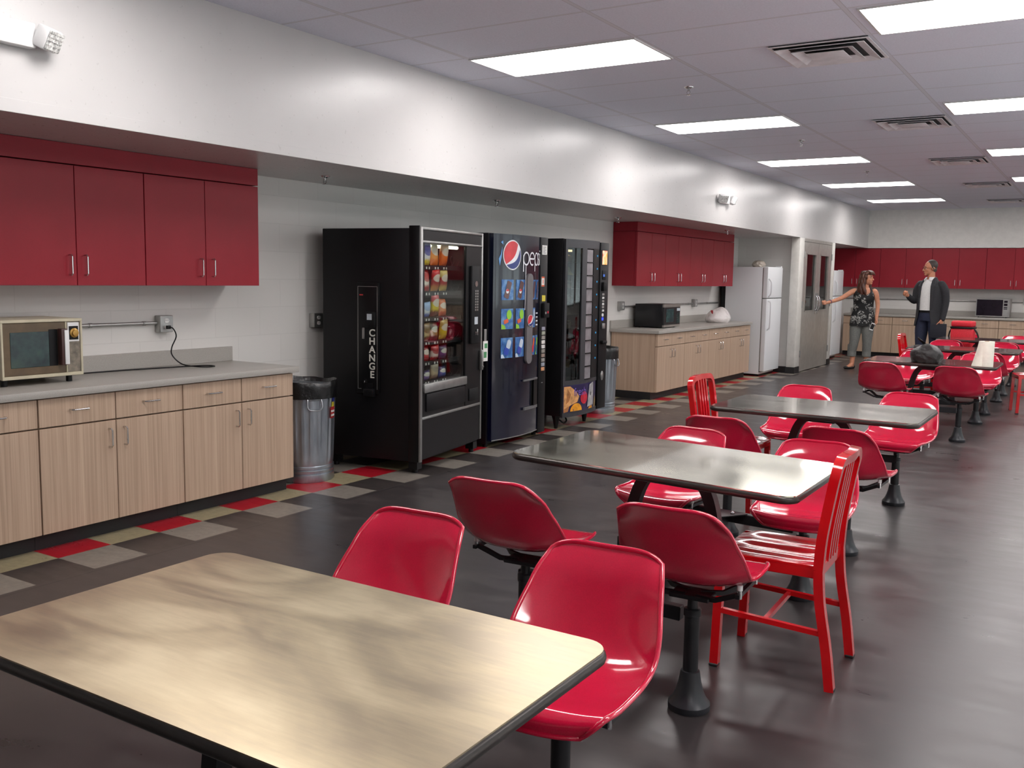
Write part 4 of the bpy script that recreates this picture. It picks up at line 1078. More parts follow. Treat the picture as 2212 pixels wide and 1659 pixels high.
# trays and food inside
fm = {'a': (150, 125, 95), 'b': (120, 100, 70), 'c': (165, 140, 110), 'd': (170, 150, 60), 'e': (140, 60, 60), 'f': (120, 110, 100)}
names = [('tan wrapped roll', 'a'), ('yellow wrapped sandwich', 'd'), ('clear box of pastry', 'c'), ('brown wrapped sandwich', 'b'), ('beige boxed salad', 'f'), ('brown muffin pack', 'b'), ('red fruit cup', 'e'), ('dark red boxed meal', 'e'), ('pink fruit cup', 'c')]
fmat = {k: flat('food_' + k, v, .4, 0, .3, var=.3, scale=25) for k, v in fm.items()}
tw = ['top', 'second', 'third', 'fourth', 'fifth', 'sixth', 'seventh', 'eighth', 'lowest']
for k in range(10):
    z = 1.62 - k * .128
    b = MB(); b.box((-.45, .04, z - .006), (-.03, .5, z)); b.build('tray', vg, vm)
    if k < 9:
        nm, mk = names[k]
        b = MB()
        if k % 3 == 1: b.prism([(-.05, 0), (.05, 0), (-.05, .085)], 'x', -.05, .05); bmesh.ops.bevel(b.bm, geom=b.bm.edges[:], offset=.006, segments=2, affect='EDGES')
        elif k % 3 == 0: b.ell((0, 0, .036), (.05, .075, .036), 16)
        else: b.lathe([(.045, 0), (.055, .06), (.058, .064), (.045, .075), (.0, .082)], 20)
        o = b.build('packed_food', fmat[mk], None); o.location = (VX - .085, VY + .19, z)
        tag(o, '%s on the %s tray of the fresh food machine' % (nm, tw[k]), 'packed food', 'food in the fresh food machine')
# picture panel
b = MB(); curved(b, .005, .66, .165, .43, .002, .004, 14); pp = b.build('picture_panel', flat('dark_purple_film', (34, 26, 70), .3, 0, .3), vm)
cc = {k: flat('picture_' + k, v, .35, 0, .2, var=.18, scale=18) for k, v in dict(bread=(205, 150, 95), crust=(160, 105, 60), orange=(235, 150, 30), red=(185, 25, 50), violet=(110, 90, 170), grey=(160, 158, 160), olive=(120, 100, 60)).items()}
b = MB(); cpoly(b, [(.01, .42), (.10, .42), (.20, .36), (.25, .31), (.22, .26), (.10, .23), (.01, .17)], .004); b.build('bread_picture', cc['bread'], pp)
b = MB(); cpoly(b, [(.06, .40), (.11, .34), (.08, .27), (.04, .25), (.05, .31)], .0055); cpoly(b, [(.01, .2), (.09, .23), (.07, .175), (.01, .166)], .0055); b.build('crust_picture', cc['crust'], pp)
b = MB(); cpoly(b, [(.345 + .07 * cos(2*pi*k/24), .29 + .062 * sin(2*pi*k/24)) for k in range(24)], .005); b.build('apple_picture', cc['red'], pp)
b = MB(); cpoly(b, [(.20 + .098 * cos(pi*k/20), .172 + .075 * sin(pi*k/20)) for k in range(21)], .0065); b.build('orange_picture', cc['orange'], pp)
b = MB(); cpoly(b, [(.15 + .012 * cos(2*pi*k/12), .185 + .012 * sin(2*pi*k/12)) for k in range(12)], .008); b.build('orange_navel', cc['crust'], pp)
b = MB(); cpoly(b, [(.44, .168), (.55, .168), (.53, .2), (.47, .19)], .005); b.build('fruit_slice', cc['orange'], pp)
b = MB(); cpoly(b, [(.585, .168), (.65, .168), (.65, .25), (.61, .29)], .005); b.build('nut_picture', cc['olive'], pp)
tm = text_mb('fresh', .125, .0); 
for v in tm.bm.verts: y = .27 + v.co.x * .9; v.co = Vector((SX(y) + .006, y, .355 + v.co.y * .9))
tm.build('lettering', cc['violet'], pp, label='purple lettering reading fresh')
b = MB(); cpoly(b, [(.41, .19), (.455, .41), (.54, .43), (.56, .42), (.56, .20)], .008); pl = b.build('metal_placard', cc['grey'], pp)
b = MB(); cpoly(b, [(.475, .30), (.495, .30), (.505, .335), (.485, .335)], .0095); b.build('placard_mark', M['black'], pl)
# control column details
b = MB(); b.box((.012, .735, 1.60), (.016, .855, 1.755), .002, 1); sc_ = b.build('screen', M['black'], rpn)
scr = Mat('lit_food_screen', rough=.3); f = scr.noise(9, 3, .5); cr_ = scr.ramp(f, [(.35, (200, 80, 40)), (.5, (235, 190, 160)), (.65, (240, 150, 40))])
scr.base(cr_); scr.L(cr_, scr.p.inputs['Emission Color']); scr.p.inputs['Emission Strength'].default_value = .7
b = MB(); b.box((.016, .742, 1.607), (.018, .848, 1.748)); b.build('lit_picture', scr, sc_)
b = MB(); b.box((.012, .755, 1.455), (.018, .835, 1.55), .012); s2 = b.build('card_reader', M['blackmat'], rpn)
b = MB(); b.box((.018, .765, 1.485), (.02, .80, 1.51)); b.build('reader_light', emit('reader_blue', (50, 90, 170), .6), s2)
b = MB(); b.box((.012, .75, 1.34), (.04, .82, 1.43), .006); b.build('bill_slot', M['blackmat'], rpn)
for k, z in enumerate((1.305, 1.27, 1.235, 1.205, 1.175, 1.14)):
    b = MB(); b.box((.012, .765, z - .011), (.017, .81, z + .011), .003, 1); b.build('key_row', M['alu'] if k % 2 == 0 else M['lens'], rpn)
b = MB(); b.cyl((.012, .78, 1.095), (.018, .78, 1.095), .018, 14); b.build('coin_button', M['white'], rpn)
b = MB(); b.box((.012, .768, 1.04), (.016, .80, 1.07)); b.build('blue_light', emit('blue_button', (50, 70, 230), 1.2), rpn)
b = MB(); b.box((.012, .76, .955), (.03, .82, 1.01), .004); b.build('coin_slot', M['alu'], rpn)
b = MB(); b.box((.012, .75, .80), (.05, .84, .835), .01); b.build('door_lever', M['blackmat'], rpn)
b = MB(); b.lathe([(.03, 0), (.03, .006), (.018, .012), (.0, .013)], 20); b.xf(Matrix.Translation((.012, .80, .47)) @ Matrix.Scale(1.6, 4, (0, 0, 1)) @ Matrix.Rotation(radians(90), 4, 'Y')); b.build('door_lock', M['alu'], rpn)
SX = SXo
t = thing('power_cord', 'black cable looping under the fresh food machine', 'cord', (.62, 8.1, 0))
b = MB(); b.tube(smoothpath([(-.05, 0, .128), (.05, .0, .10), (.1, .04, .05), (.1, .1, .03), (.08, .18, .05), (.0, .22, .128)], 6), .009, 8); b.build('flex', M['black'], t)
# ------------------------------------------------------------------ pedestal chairs (moulded shells)
KEYS = [  # t, y, z, half width, edge dy, edge dz
    (0.00, .226, .398, .140, 0, 0), (0.05, .232, .426, .172, 0, .002), (0.12, .205, .447, .197, 0, .006), (0.22, .148, .442, .209, 0, .013), (0.32, .085, .433, .212, 0, .021), (0.45, -.005, .427, .214, .003, .030),
    (0.58, -.095, .434, .215, .022, .038), (0.66, -.158, .462, .215, .050, .036), (0.74, -.195, .520, .210, .054, .022), (0.84, -.226, .596, .196, .042, .006), (0.92, -.250, .664, .184, .028, 0), (1.0, -.284, .728, .166, .014, -.004)]
def keyat(t):
    for i in range(len(KEYS) - 1):
        if t <= KEYS[i + 1][0] + 1e-9: break
    a, c = KEYS[i], KEYS[i + 1]; p = KEYS[max(0, i - 1)]; n = KEYS[min(len(KEYS) - 1, i + 2)]
    u = (t - a[0]) / (c[0] - a[0]); out = []
    for k in range(1, 6):
        m0 = (c[k] - p[k]) / (c[0] - p[0]) * (c[0] - a[0]); m1 = (n[k] - a[k]) / (n[0] - a[0]) * (c[0] - a[0])
        out.append((2*u**3 - 3*u**2 + 1) * a[k] + (u**3 - 2*u**2 + u) * m0 + (-2*u**3 + 3*u**2) * c[k] + (u**3 - u**2) * m1)
    return out
def shell_pt(u, t):
    y, z, w, dy, dz = keyat(t); s = abs(u)
    e = s ** 2.6
    y += dy * e; z += dz * e
    if t > .8: z -= .030 * s ** 5 * ((t - .8) / .2) ** 1.5; w *= 1 - .05 * ((t - .8) / .2) ** 4 * 0
    if t > .9: y += -.004 * ((t - .9) / .1)
    if t < .22: y -= .03 * s ** 2.5 * ((.22 - t) / .22)
    z += .010 * (1 - s ** 2) * max(0, (t - .75) / .25) ** 2 * -1
    return Vector((u * w, y, z))
def make_shell_chair():
    t = thing('pedestal_chair', '', 'chair')
    NU, NV = 22, 34
    b = MB(); g = b.grid(lambda u, v: shell_pt(2 * u - 1, v), NU, NV)
    bmesh.ops.recalc_face_normals(b.bm, faces=b.bm.faces)
    bmesh.ops.solidify(b.bm, geom=b.bm.faces[:], thickness=.006)
    loop = [shell_pt(-1, j / NV) for j in range(NV + 1)] + [shell_pt(-1 + 2 * i / NU, 1) for i in range(1, NU + 1)] + [shell_pt(1, 1 - j / NV) for j in range(1, NV + 1)] + [shell_pt(1 - 2 * i / NU, 0) for i in range(1, NU)]
    b.tube(loop, .0074, 8, closed=True)
    b.build('seat_shell', M['shell'], t, angle=1.0)
    b = MB()
    for s in (-1, 1):
        b.tube([(s * .02, -.02, .366), (s * .09, -.035, .368), (s * .172, -.06, .408)], .008, 4); b.tube([(s * .02, .02, .366), (s * .09, .05, .368), (s * .172, .115, .410)], .008, 4)
        b.tube([(s * .176, -.085, .408), (s * .176, .135, .412)], .007, 4)
    b.box((-.07, -.05, .356), (.07, .05, .372), .003, 1)
    fr = b.build('seat_bracket', M['frameblack'], t)
    for s in (-1, 1):
        for y, zt in ((-.065, .436), (.118, .434)):
            b = MB(); b.cyl((s * .178, y, .426), (s * .178, y, zt + .008), .010, 12); b.build('bushing', M['devwhite'], fr, label='white bushing')
            b = MB(); b.cyl((s * .178, y, .398), (s * .178, y, .426), .0085, 12); b.build('bolt_cap', M['chrome'], fr)
    b = MB(); b.lathe([(.018, .20), (.018, .362)], 20); b.lathe([(.026, .10), (.026, .295), (.030, .297), (.030, .316), (.027, .319), (.019, .32)], 24)
    b.build('post', M['frameblack'], t)
    b = MB(); b.lathe([(.0, 0), (.070, 0), (.072, .004), (.072, .022), (.069, .026), (.058, .040), (.047, .065), (.039, .095), (.034, .125), (.032, .135), (.028, .137)], 32); b.build('post_foot', M['postcap'], t)
    return t
# ------------------------------------------------------------------ tables with fixed frames
def make_table(mat):
    t = thing('cafeteria_table', '', 'table')
    W_, D_, H_ = 1.215, .762, .70
    top = thing_none = None
    b = MB(); b.prism(rrect(W_ - .014, D_ - .014, .058, 8), 'z', H_ - .028, H_)
    top = b.build('table_top', mat, t)
    b = MB(); o = rrect(W_ - .03, D_ - .03, .052, 8); b.tube([(x, y, H_ - .0165) for x, y in o], .0155, 12, closed=True)
    b.build('edge_band', M['edge'], top, label='dark rounded edge band')
    b = MB(); b.box((-.20, -.17, H_ - .05), (.20, .17, H_ - .026), .004); b.box((-.09, -.08, H_ - .085), (.09, .08, H_ - .05), .006); b.build('mounting_plate', M['frameblack'], t)
    for s in (-1, 1):
        b = MB(); b.tube(bez((s * .075, 0, H_ - .06), (s * .15, 0, H_ - .08), (s * .185, 0, .52), (s * .205, 0, .30), 14), .024, 4)
        b.build('leg', M['frameblack'], t)
    b = MB()
    for s in (-1, 1):
        b = MB(); b.box((-.33, s * .69 - .019, .283), (.33, s * .69 + .019, .333), .003, 1); b.build('cross_beam', M['frameblack'], t)
    b = MB(); b.box((-.022, -.69, .283), (.022, .69, .333), .003, 1); b.box((-.24, -.03, .275), (.24, .03, .325), .003, 1); b.build('spine_beam', M['frameblack'], t)
    for s in (-1, 1):
        b = MB(); b.prism([(-.11, s * .672), (.11, s * .672), (.025, s * .54), (-.025, s * .54)], 'z', .333, .338); g = b.build('gusset_plate', M['frameblack'], t)
        for x in (-.05, .05):
            b = MB(); b.lathe([(.011, 0), (.011, .006), (.006, .012), (0, .013)], 10, (x, s * .63, .338)); b.build('bolt', M['chrome'], g)
    return t
M['edge'] = flat('dark_bronze_edge', (62, 58, 55), .28, .5, var=.08)
TABLES = [(3.806, 1.373, 0, M['steel_old'], 'nearest cafeteria table with a tarnished steel top, cut off by the bottom edge', 'the nearest table'),
          (3.725, 3.70, 1.5, M['steel'], 'second steel-topped cafeteria table with a red slat-back chair at its right end', 'the second table'),
          (3.795, 5.915, 0, M['steel_mid'], 'third steel-topped cafeteria table with a red slat-back chair at its left end', 'the third table'),
          (3.785, 10.22, 0, M['steel_dark'], 'cafeteria table carrying the dark plastic bag and the paper towel roll', 'the table with the paper towels'),
          (3.80, 12.52, 0, M['steel_dark'], 'fifth cafeteria table, just behind the one with the paper towel roll', 'the fifth table'),
          (3.80, 14.85, 0, M['steel_dark'], 'farthest cafeteria table with the red cooler bag behind it', 'the farthest table')]
CC = {0: (3.780, 1.373), 1: (3.778, 3.672), 2: (3.78, 5.925), 3: (3.785, 10.36), 4: (3.78, 12.60), 5: (3.77, 14.82)}
GEO = {}
tab0 = make_table(M['steel'])
def table_copy(i):
    x, y, tilt, mat, lab, nm = TABLES[i]
    if i == 0: o = tab0; o['label'] = lab; o.location = (x, y, 0); o['group'] = 'cafeteria tables'
    else: o = dup(tab0, (x, y, 0), 0, lab)
    if tilt: o.rotation_euler = (0, radians(tilt), 0); o.location.z = .02
    for ch in o.children:
        if ch.name.startswith('table_top'):
            if i > 0: ch.data = ch.data.copy()
            ch.data.materials[0] = mat.m
    return o
for i in range(6): table_copy(i)
chair0 = None
RAISE = {(1, 0): .042, (1, 1): .042, (1, 2): -.022, (1, 3): -.022}
ANG = {(1, 0): 3, (1, 1): 2, (1, 2): -4, (1, 3): 4, (2, 0): 2, (2, 1): -3, (2, 2): 3, (2, 3): -6, (3, 0): -5, (3, 1): -4, (3, 2): -8, (3, 3): 4, (0, 2): 3, (0, 3): 4}
first = True
for i in range(6):
    cx, cy = CC[i]; nm = TABLES[i][5]
    for k, (sx, sy) in enumerate(((-1, -1), (1, -1), (-1, 1), (1, 1))):
        if i == 0 and sy < 0: continue
        side = 'left' if sx < 0 else 'right'
        lab = 'red moulded chair, %s, %s-%s seat of %s' % (('back to camera', 'near', side, nm) if sy < 0 else ('facing camera', 'far', side, nm))
        loc = (cx + sx * .334, cy + sy * .69, 0); rz = (0 if sy < 0 else pi) + radians(ANG.get((i, k), 0))
        if first:
            chair0 = make_shell_chair(); o = chair0; o['label'] = lab; o['group'] = 'red moulded pedestal chairs'; o.location = loc; o.rotation_euler = (0, 0, rz); first = False
        else: o = dup(chair0, loc, rz, lab)
        dz = RAISE.get((i, k), 0)
        for ch in o.children:
            if ch.name.startswith('seat_'): ch.location.z = dz
            elif ch.name.split('.')[0] == 'post': ch.scale.z = 1 + dz / .362
            elif ch.name.startswith('post_'): ch.location.z = 0
# ------------------------------------------------------------------ red slat-back metal chairs
def make_slat_chair():
    t = thing('slat_back_chair', '', 'chair')
    hw = .185
    # rear leg and back rail side profile (y,z): floor, seat, top
    prof = [(-.225, 0), (-.205, .15), (-.175, .32), (-.165, .44), (-.172, .56), (-.195, .72), (-.205, .78)]
    for s in (-1, 1):
        b = MB(); pts = smoothpath([(s * hw, y, z) for y, z in prof[:4]], 4); b.tube(pts, .0165, 4); b.build('leg', M['redpaint'], t, angle=.5)
        b = MB(); b.tube([(s * (hw - .005), .205, 0), (s * (hw - .005), .195, .41)], .016, 4); b.build('leg', M['redpaint'], t, angle=.5)
        for y in (-.225, .205):
            b = MB(); b.box((s * (hw - .002) - .017, y - .017, -.0), (s * (hw - .002) + .017, y + .017, .012), .003, 1); b.build('foot_glide', M['black_rubber'], t)
    b = MB()
    up = smoothpath([(-hw, y, z) for y, z in prof[3:]], 4)
    arcp = []
    for k in range(1, 9):
        a = pi - (pi / 2) * k / 9; arcp.append((-hw + .075 + .075 * cos(a), -.206 - .006 * sin(a), .78 + .055 * sin(a)))
    loop = up + arcp + [(0, -.222, .837)] + [(-x, y, z) for x, y, z in arcp[::-1]] + [Vector((-p.x, p.y, p.z)) for p in up[::-1]]
    b.tube(loop, [.017] * len(loop), 4); bk = b.build('back_frame', M['redpaint'], t, angle=.5)
    for k in range(4):
        x = -.066 + k * .044
        b = MB(); b.tube(smoothpath([(x, -.165, .445), (x, -.175, .56), (x, -.198, .72), (x, -.214, .828)], 4), .0105, 4); b.build('slat', M['redpaint'], bk, angle=.5)
    def seat(u, v):
        x = (2 * u - 1) * .19; y = -.17 + v * .385
        d = .012 * (1 - ((2 * u - 1) * 1.0) ** 2) * (1 - (2 * v - 1) ** 4) * (1 + .35 * cos((2 * u - 1) * 3 * pi))
        return (x, y, .452 - d - .012 * max(0, v - .85) / .15)
    b = MB(); b.grid(seat, 40, 24); bmesh.ops.recalc_face_normals(b.bm, faces=b.bm.faces)
    bmesh.ops.solidify(b.bm, geom=b.bm.faces[:], thickness=.008)
    b.box((-.19, -.17, .405), (-.175, .212, .446), .003, 1); b.box((.175, -.17, .405), (.19, .212, .446), .003, 1); b.box((-.19, .198, .40), (.19, .213, .440), .003, 1); b.box((-.18, -.172, .405), (.18, -.158, .45), .003, 1)
    b.build('seat', M['redpaint'], t, angle=.7)
    b = MB()
    for s in (-1, 1): b.tube([(s * hw, -.205, .205), (s * hw, .195, .225)], .0095, 4)
    b.tube([(-hw, .02, .215), (hw, .02, .215)], .0085, 4)
    b.build('stretcher', M['redpaint'], t, angle=.5)
    return t
sc0 = make_slat_chair()
SLAT = [((4.255, 3.57, 0), radians(92), 'red slat-back metal chair standing at the right end of the second table'),
        ((3.215, 5.90, 0), radians(-90), 'red slat-back metal chair at the left end of the third table'),
        ((3.30, 12.5, 0), radians(-90), 'red slat-back metal chair at the left end of the fifth table'),
        ((4.58, 12.40, 0), radians(105), 'red slat-back metal chair cut by the right edge of the photo')]
for k, (loc, rz, lab) in enumerate(SLAT):
    if k == 0: sc0.location = loc; sc0.rotation_euler = (0, 0, rz); sc0['label'] = lab; sc0['group'] = 'red slat-back chairs'
    else: dup(sc0, loc, rz, lab)

# ------------------------------------------------------------------ things on the tables
M['roll'] = flat('paper_towel', (236, 232, 218), .85, var=.02, scale=40)
t = thing('paper_towel_roll', 'white paper towel roll standing on the table with the dark bag', 'paper towels', (4.285, 9.965, .70))
b = MB(); b.lathe([(.02, .002), (.066, .0), (.067, .004), (.067, .232), (.066, .235), (.02, .233)], 40); b.build('roll', M['roll'], t)
b = MB()
b.tube([(0, 0, .228), (0, 0, .2365)], .02, 20); b.build('core', flat('cardboard_core', (170, 140, 105), .8), t)
def flap(u, v):
    a = radians(75 + 175 * u); k = sin(pi * min(1, u * 1.15) / 1.15 * .9) ** 1.5 if u < 1 else 0
    r = .0685 + .055 * (1 - v) ** 1.2 * max(0, sin(pi * u)) ** .8
    return (r * cos(a), r * sin(a), .001 + .233 * v)
b = MB(); b.grid(flap, 20, 10); bmesh.ops.recalc_face_normals(b.bm, faces=b.bm.faces); bmesh.ops.solidify(b.bm, geom=b.bm.faces[:], thickness=.0015); b.build('loose_sheet', M['roll'], t)
def tie(q):
    if q.z > .17: k = min(1, (q.z - .17) / .05); q = Vector((q.x * (1 - .5 * k), q.y * (1 - .5 * k), q.z + .01 * k))
    return q
o = crumple('plastic_bag', (.15, .15, .115), M['bagdark'], 21, (3.75, 10.05, .70), 'dark smoky plastic bag bundled on the table left of the paper towel roll', 'plastic bag', amp=.18, extra=tie, sub=5, fr=(1.5, 5))
b = MB()
def ear(x0, y0, x1, z1, w):
    def f(u, v):
        x = x0 + (x1 - x0) * v + w * (u - .5) * (1 - .7 * v); z = .15 + (z1 - .15) * v + .012 * sin(u * 7 + v * 3)
        return (x, y0 + .02 * sin(v * 4 + u * 2), z)
    q = MB(); q.grid(f, 8, 8); bmesh.ops.recalc_face_normals(q.bm, faces=q.bm.faces); bmesh.ops.solidify(q.bm, geom=q.bm.faces[:], thickness=.002); b.add(q)
ear(-.01, .02, -.09, .235, .035)
b.build('bag_handle', M['bagdark'], o)
# red cooler bag standing on the farthest table's far chair side
M['redcloth'] = flat('red_nylon', (206, 30, 48), .55, var=.06, scale=60)
t = thing('cooler_bag', 'red zip-top cooler bag with black straps sitting on a chair behind the farthest table', 'bag', (3.425, 15.50, .452), radians(-9))
b = MB(); b.box((-.155, -.10, 0), (.155, .10, .37), .03, 3); b.build('bag_body', M['redcloth'], t)
b = MB(); b.box((-.15, -.105, .388), (.15, .105, .475), .025, 3); b.build('bag_lid', M['redcloth'], t)
b = MB(); b.box((-.157, -.108, .36), (.157, .108, .392), .01, 2); b.build('zip_band', M['black'], t)
b = MB(); b.tube(smoothpath([(-.15, -.02, .36), (-.185, -.02, .30), (-.195, -.02, .18), (-.165, -.02, .10)], 6), .011, 8); b.tube(smoothpath([(.15, .0, .36), (.195, 0, .30), (.22, 0, .20), (.205, 0, .09), (.16, 0, .06)], 6), .012, 8); b.build('strap', M['black'], t)
b = MB(); b.box((-.205, -.03, .07), (-.150, .03, .09), .004); b.build('buckle', M['devwhite'], t)
# ------------------------------------------------------------------ people
def skinmat(name, col):
    m = Mat(name, col, .5); f = m.noise(18, 3)
    m.base(m.ramp(f, [(.3, tuple(c * .94 for c in col)), (.7, tuple(min(255, c * 1.05) for c in col))]))
    m.p.inputs['Subsurface Weight'].default_value = .08; m.p.inputs['Subsurface Radius'].default_value = (.02, .008, .004)
    return m
def cloth(name, col, var=.1, scale=60, rough=.8):
    return flat(name, col, rough, var=var, scale=scale)
def chain(b, pts, rs, n=14, sub=5):
    P = smoothpath(pts, sub); k = len(pts) - 1; R = []
    for i in range(len(P)):
        t = i / sub; a = min(int(t), k - 1); u = t - a; R.append(rs[a] * (1 - u) + rs[a + 1] * u)
    b.tube(P, R, n); b.ell(P[0], (R[0],) * 3, 12); b.ell(P[-1], (R[-1],) * 3, 12)
def rings(zs, phi=0, c=(0, 0), n=36, off=0):
    out = []
    for q in zs:
        z, rx, ry = q[:3]; ox, oy = (q[3], q[4]) if len(q) > 3 else (0, 0); ring = []
        for j in range(n):
            a = 2 * pi * j / n; x, y = (rx + off) * sin(a) + ox, -(ry + off) * cos(a) + oy
            ring.append((c[0] + x * cos(phi) - y * sin(phi), c[1] + x * sin(phi) + y * cos(phi), z))
        out.append(ring)
    return out
def remesh(b, name, mat, parent, voxel=.006, smooth=3, label=None, decim=None):
    bmesh.ops.recalc_face_normals(b.bm, faces=b.bm.faces)
    me = bpy.data.meshes.new(name); b.bm.to_mesh(me); b.bm.free()
    mods = [('REMESH', dict(mode='VOXEL', voxel_size=voxel)), ('SMOOTH', dict(iterations=smooth, factor=.5))]
    if decim: mods.append(('DECIMATE', dict(ratio=decim)))
    me = evaluated(me, mods, name); me.materials.clear(); me.materials.append(mat.m)
    return mobj(name, me, parent, label)
def hand(b, w, d, n, side, curl=.5, s=1.0, tcurl=.4):
    d = Vector(d).normalized(); n = Vector(n); n = (n - d * n.dot(d)).normalized(); l = d.cross(n) * side; w = Vector(w)
    mt = Matrix((l, d, n)).transposed().to_4x4()
    b.ell(w + d * .045 * s, (.040 * s, .052 * s, .016 * s), 14, mt); b.ell(w + d * .03 * s + l * .022 * s + n * .006, (.018 * s, .03 * s, .014 * s), 10, mt)
    for i, (o, L) in enumerate(((.030, .068), (.0105, .078), (-.0095, .073), (-.028, .058))):
        p = w + d * (.088 - .006 * abs(i - 1)) * s + l * o * s; pts = [p - d * .03 * s, p]; a = 0
        for k, f in enumerate((.42, .32, .26)):
            a += curl * (1.0, 1.15, .8)[k] * (1 + .08 * i); v = d * cos(a) + n * sin(a); p = p + v * L * f * s; pts.append(p)
        chain(b, pts, [.0085 * s, .009 * s, .0085 * s, .0078 * s, .0068 * s], 8, 3)
    p = w + d * .02 * s + l * .03 * s; pts = [p - l * .012 * s, p]
    for k, f in enumerate((.036, .030, .024)):
        if curl > .9: v = (d * .75 + l * .35 + n * .5, d * .5 - l * .25 + n * .85, d * .15 - l * .9 + n * .5)[k].normalized()
        else:
            a = .75 - .25 * k; v = (d * sin(pi/2 - a) + l * sin(a)).normalized(); v = (v + n * tcurl * (k + .5) * .6).normalized()
        p = p + v * f * s; pts.append(p)
    chain(b, pts, [.012 * s, .0115 * s, .0105 * s, .0095 * s, .0078 * s], 8, 3)
def head(b, c, phi, s, neck, nr, pitch=0):
    T = Matrix.Translation(c) @ Matrix.Rotation(phi, 4, 'Z') @ Matrix.Rotation(pitch, 4, 'X') @ Matrix.Scale(s, 4)
    q = MB()
    q.ell((0, .012, .028), (.076, .097, .092), 24); q.ell((0, -.028, -.045), (.058, .066, .074), 20); q.ell((0, -.075, -.098), (.026, .022, .020), 12)
    q.ell((0, -.02, -.075), (.050, .055, .045), 16); q.ell((0, -.076, .020), (.050, .018, .013), 14)
    q.tube([(0, -.088, .012), (0, -.104, -.014), (0, -.119, -.034)], [.008, .010, .012], 10); q.ell((0, -.117, -.036), (.012, .011, .009), 10)
    for k in (-1, 1):
        q.ell((k * .012, -.105, -.039), (.009, .011, .007), 8); q.ell((k * .036, -.064, -.030), (.024, .022, .022), 12); q.ell((k * .078, .012, -.012), (.009, .019, .030), 12)
    q.ell((0, -.094, -.064), (.020, .010, .006), 10); q.ell((0, -.092, -.075), (.018, .010, .006), 10)
    q.xf(T); b.add(q); q.bm.free()
    chain(b, [neck, (Vector(neck) + (T @ Vector((0, .02, -.08)))) / 2, T @ Vector((0, .015, -.06))], [nr * 1.12, nr, nr], 16)
    return T
def face(T, par, browc, lipc):
    wh, ir = flat('eye_white', (215, 210, 205), .2), flat('dark_iris', (45, 32, 26), .15)
    for k in (-1, 1):
        b = MB(); b.ell((k * .030, -.0805, -.003), (.0125, .008, .0075), 12); b.xf(T); e = b.build('eye', wh, par)
        b = MB(); b.ell((k * .030, -.087, -.003), (.0055, .003, .0055), 10); b.xf(T); b.build('iris', ir, e)
        b = MB(); b.tube([(k * .012, -.094, .022), (k * .030, -.092, .028), (k * .048, -.080, .022)], [.0035, .004, .0025], 6); b.xf(T); b.build('eyebrow', browc, par)
    b = MB(); b.ell((0, -.0985, -.066), (.020, .007, .005), 12); b.ell((0, -.097, -.074), (.018, .0075, .0055), 12); b.xf(T); b.build('lips', lipc, par)
# --- woman reaching for the door
SK1 = skinmat('fair_tanned_skin', (204, 142, 112)); lip1 = flat('lip_colour', (170, 84, 78), .4); hairm = Mat('brown_hair', rough=.45)
f = hairm.noise(1, 5, .6, hairm.coord('Object', (60, 60, 6))); hairm.base(hairm.ramp(f, [(.3, (44, 24, 18)), (.55, (84, 46, 32)), (.75, (122, 74, 50))]))
wo = thing('person', 'woman in a black floral top reaching for the door handle, phone in her other hand', 'person', (1.70, 16.8, 0), radians(11.8))
b = MB()
T1 = head(b, (.048, -.01, 1.548), radians(62), .94, (.035, .012, 1.37), .045, radians(0))
tz = [(.80, .165, .108), (.90, .158, .104), (1.02, .128, .090), (1.14, .138, .096), (1.24, .146, .100), (1.31, .150, .085), (1.355, .125, .066), (1.385, .07, .05)]
b.loft(rings([(z, rx, ry, .01, 0.01) for z, rx, ry in tz], radians(6)))
for k in (-1, 1): b.ell((k * .062 + .012, -.075, 1.195), (.058, .045, .055), 14)
chain(b, [(-.14, .01, 1.325), (-.20, -.03, 1.30), (-.36, -.15, 1.195), (-.57, -.325, 1.12)], [.048, .046, .036, .0245])
hand(b, (-.575, -.330, 1.118), (-.80, -.52, .04), (.52, -.80, .1), 1, .95, .95, .8)
chain(b, [(.17, .01, 1.325), (.197, .01, 1.28), (.236, .025, 1.09), (.225, -.03, .86)], [.047, .046, .036, .0245])
hand(b, (.225, -.032, .855), (-.18, -.20, -1), (-.75, -.5, .1), -1, .55, .93)
for sx, k, a in ((-.085, (-.108, -.02, .46), (-.122, .01, .085)), (.095, (.098, .0, .46), (.105, .03, .085))):
    chain(b, [(sx, .01, .82), ((sx + k[0]) / 2, -.01, .64), k, ((k[0] + a[0]) / 2, .02, .30), a], [.092, .082, .055, .052, .034])
    dv = Vector((-.62, -.78, 0)) if sx < 0 else Vector((.25, -.95, 0)); A = Vector(a)
    chain(b, [A, A + dv * .06 + Vector((0, 0, -.035)), A + dv * .15 + Vector((0, 0, -.06))], [.034, .033, .022], 12)
    b.ell(A + Vector((0, 0, -.05)) - dv * .025, (.032, .032, .034), 12)
remesh(b, 'body', SK1, wo, .0055, 3)
face(T1, wo, hairm, lip1)
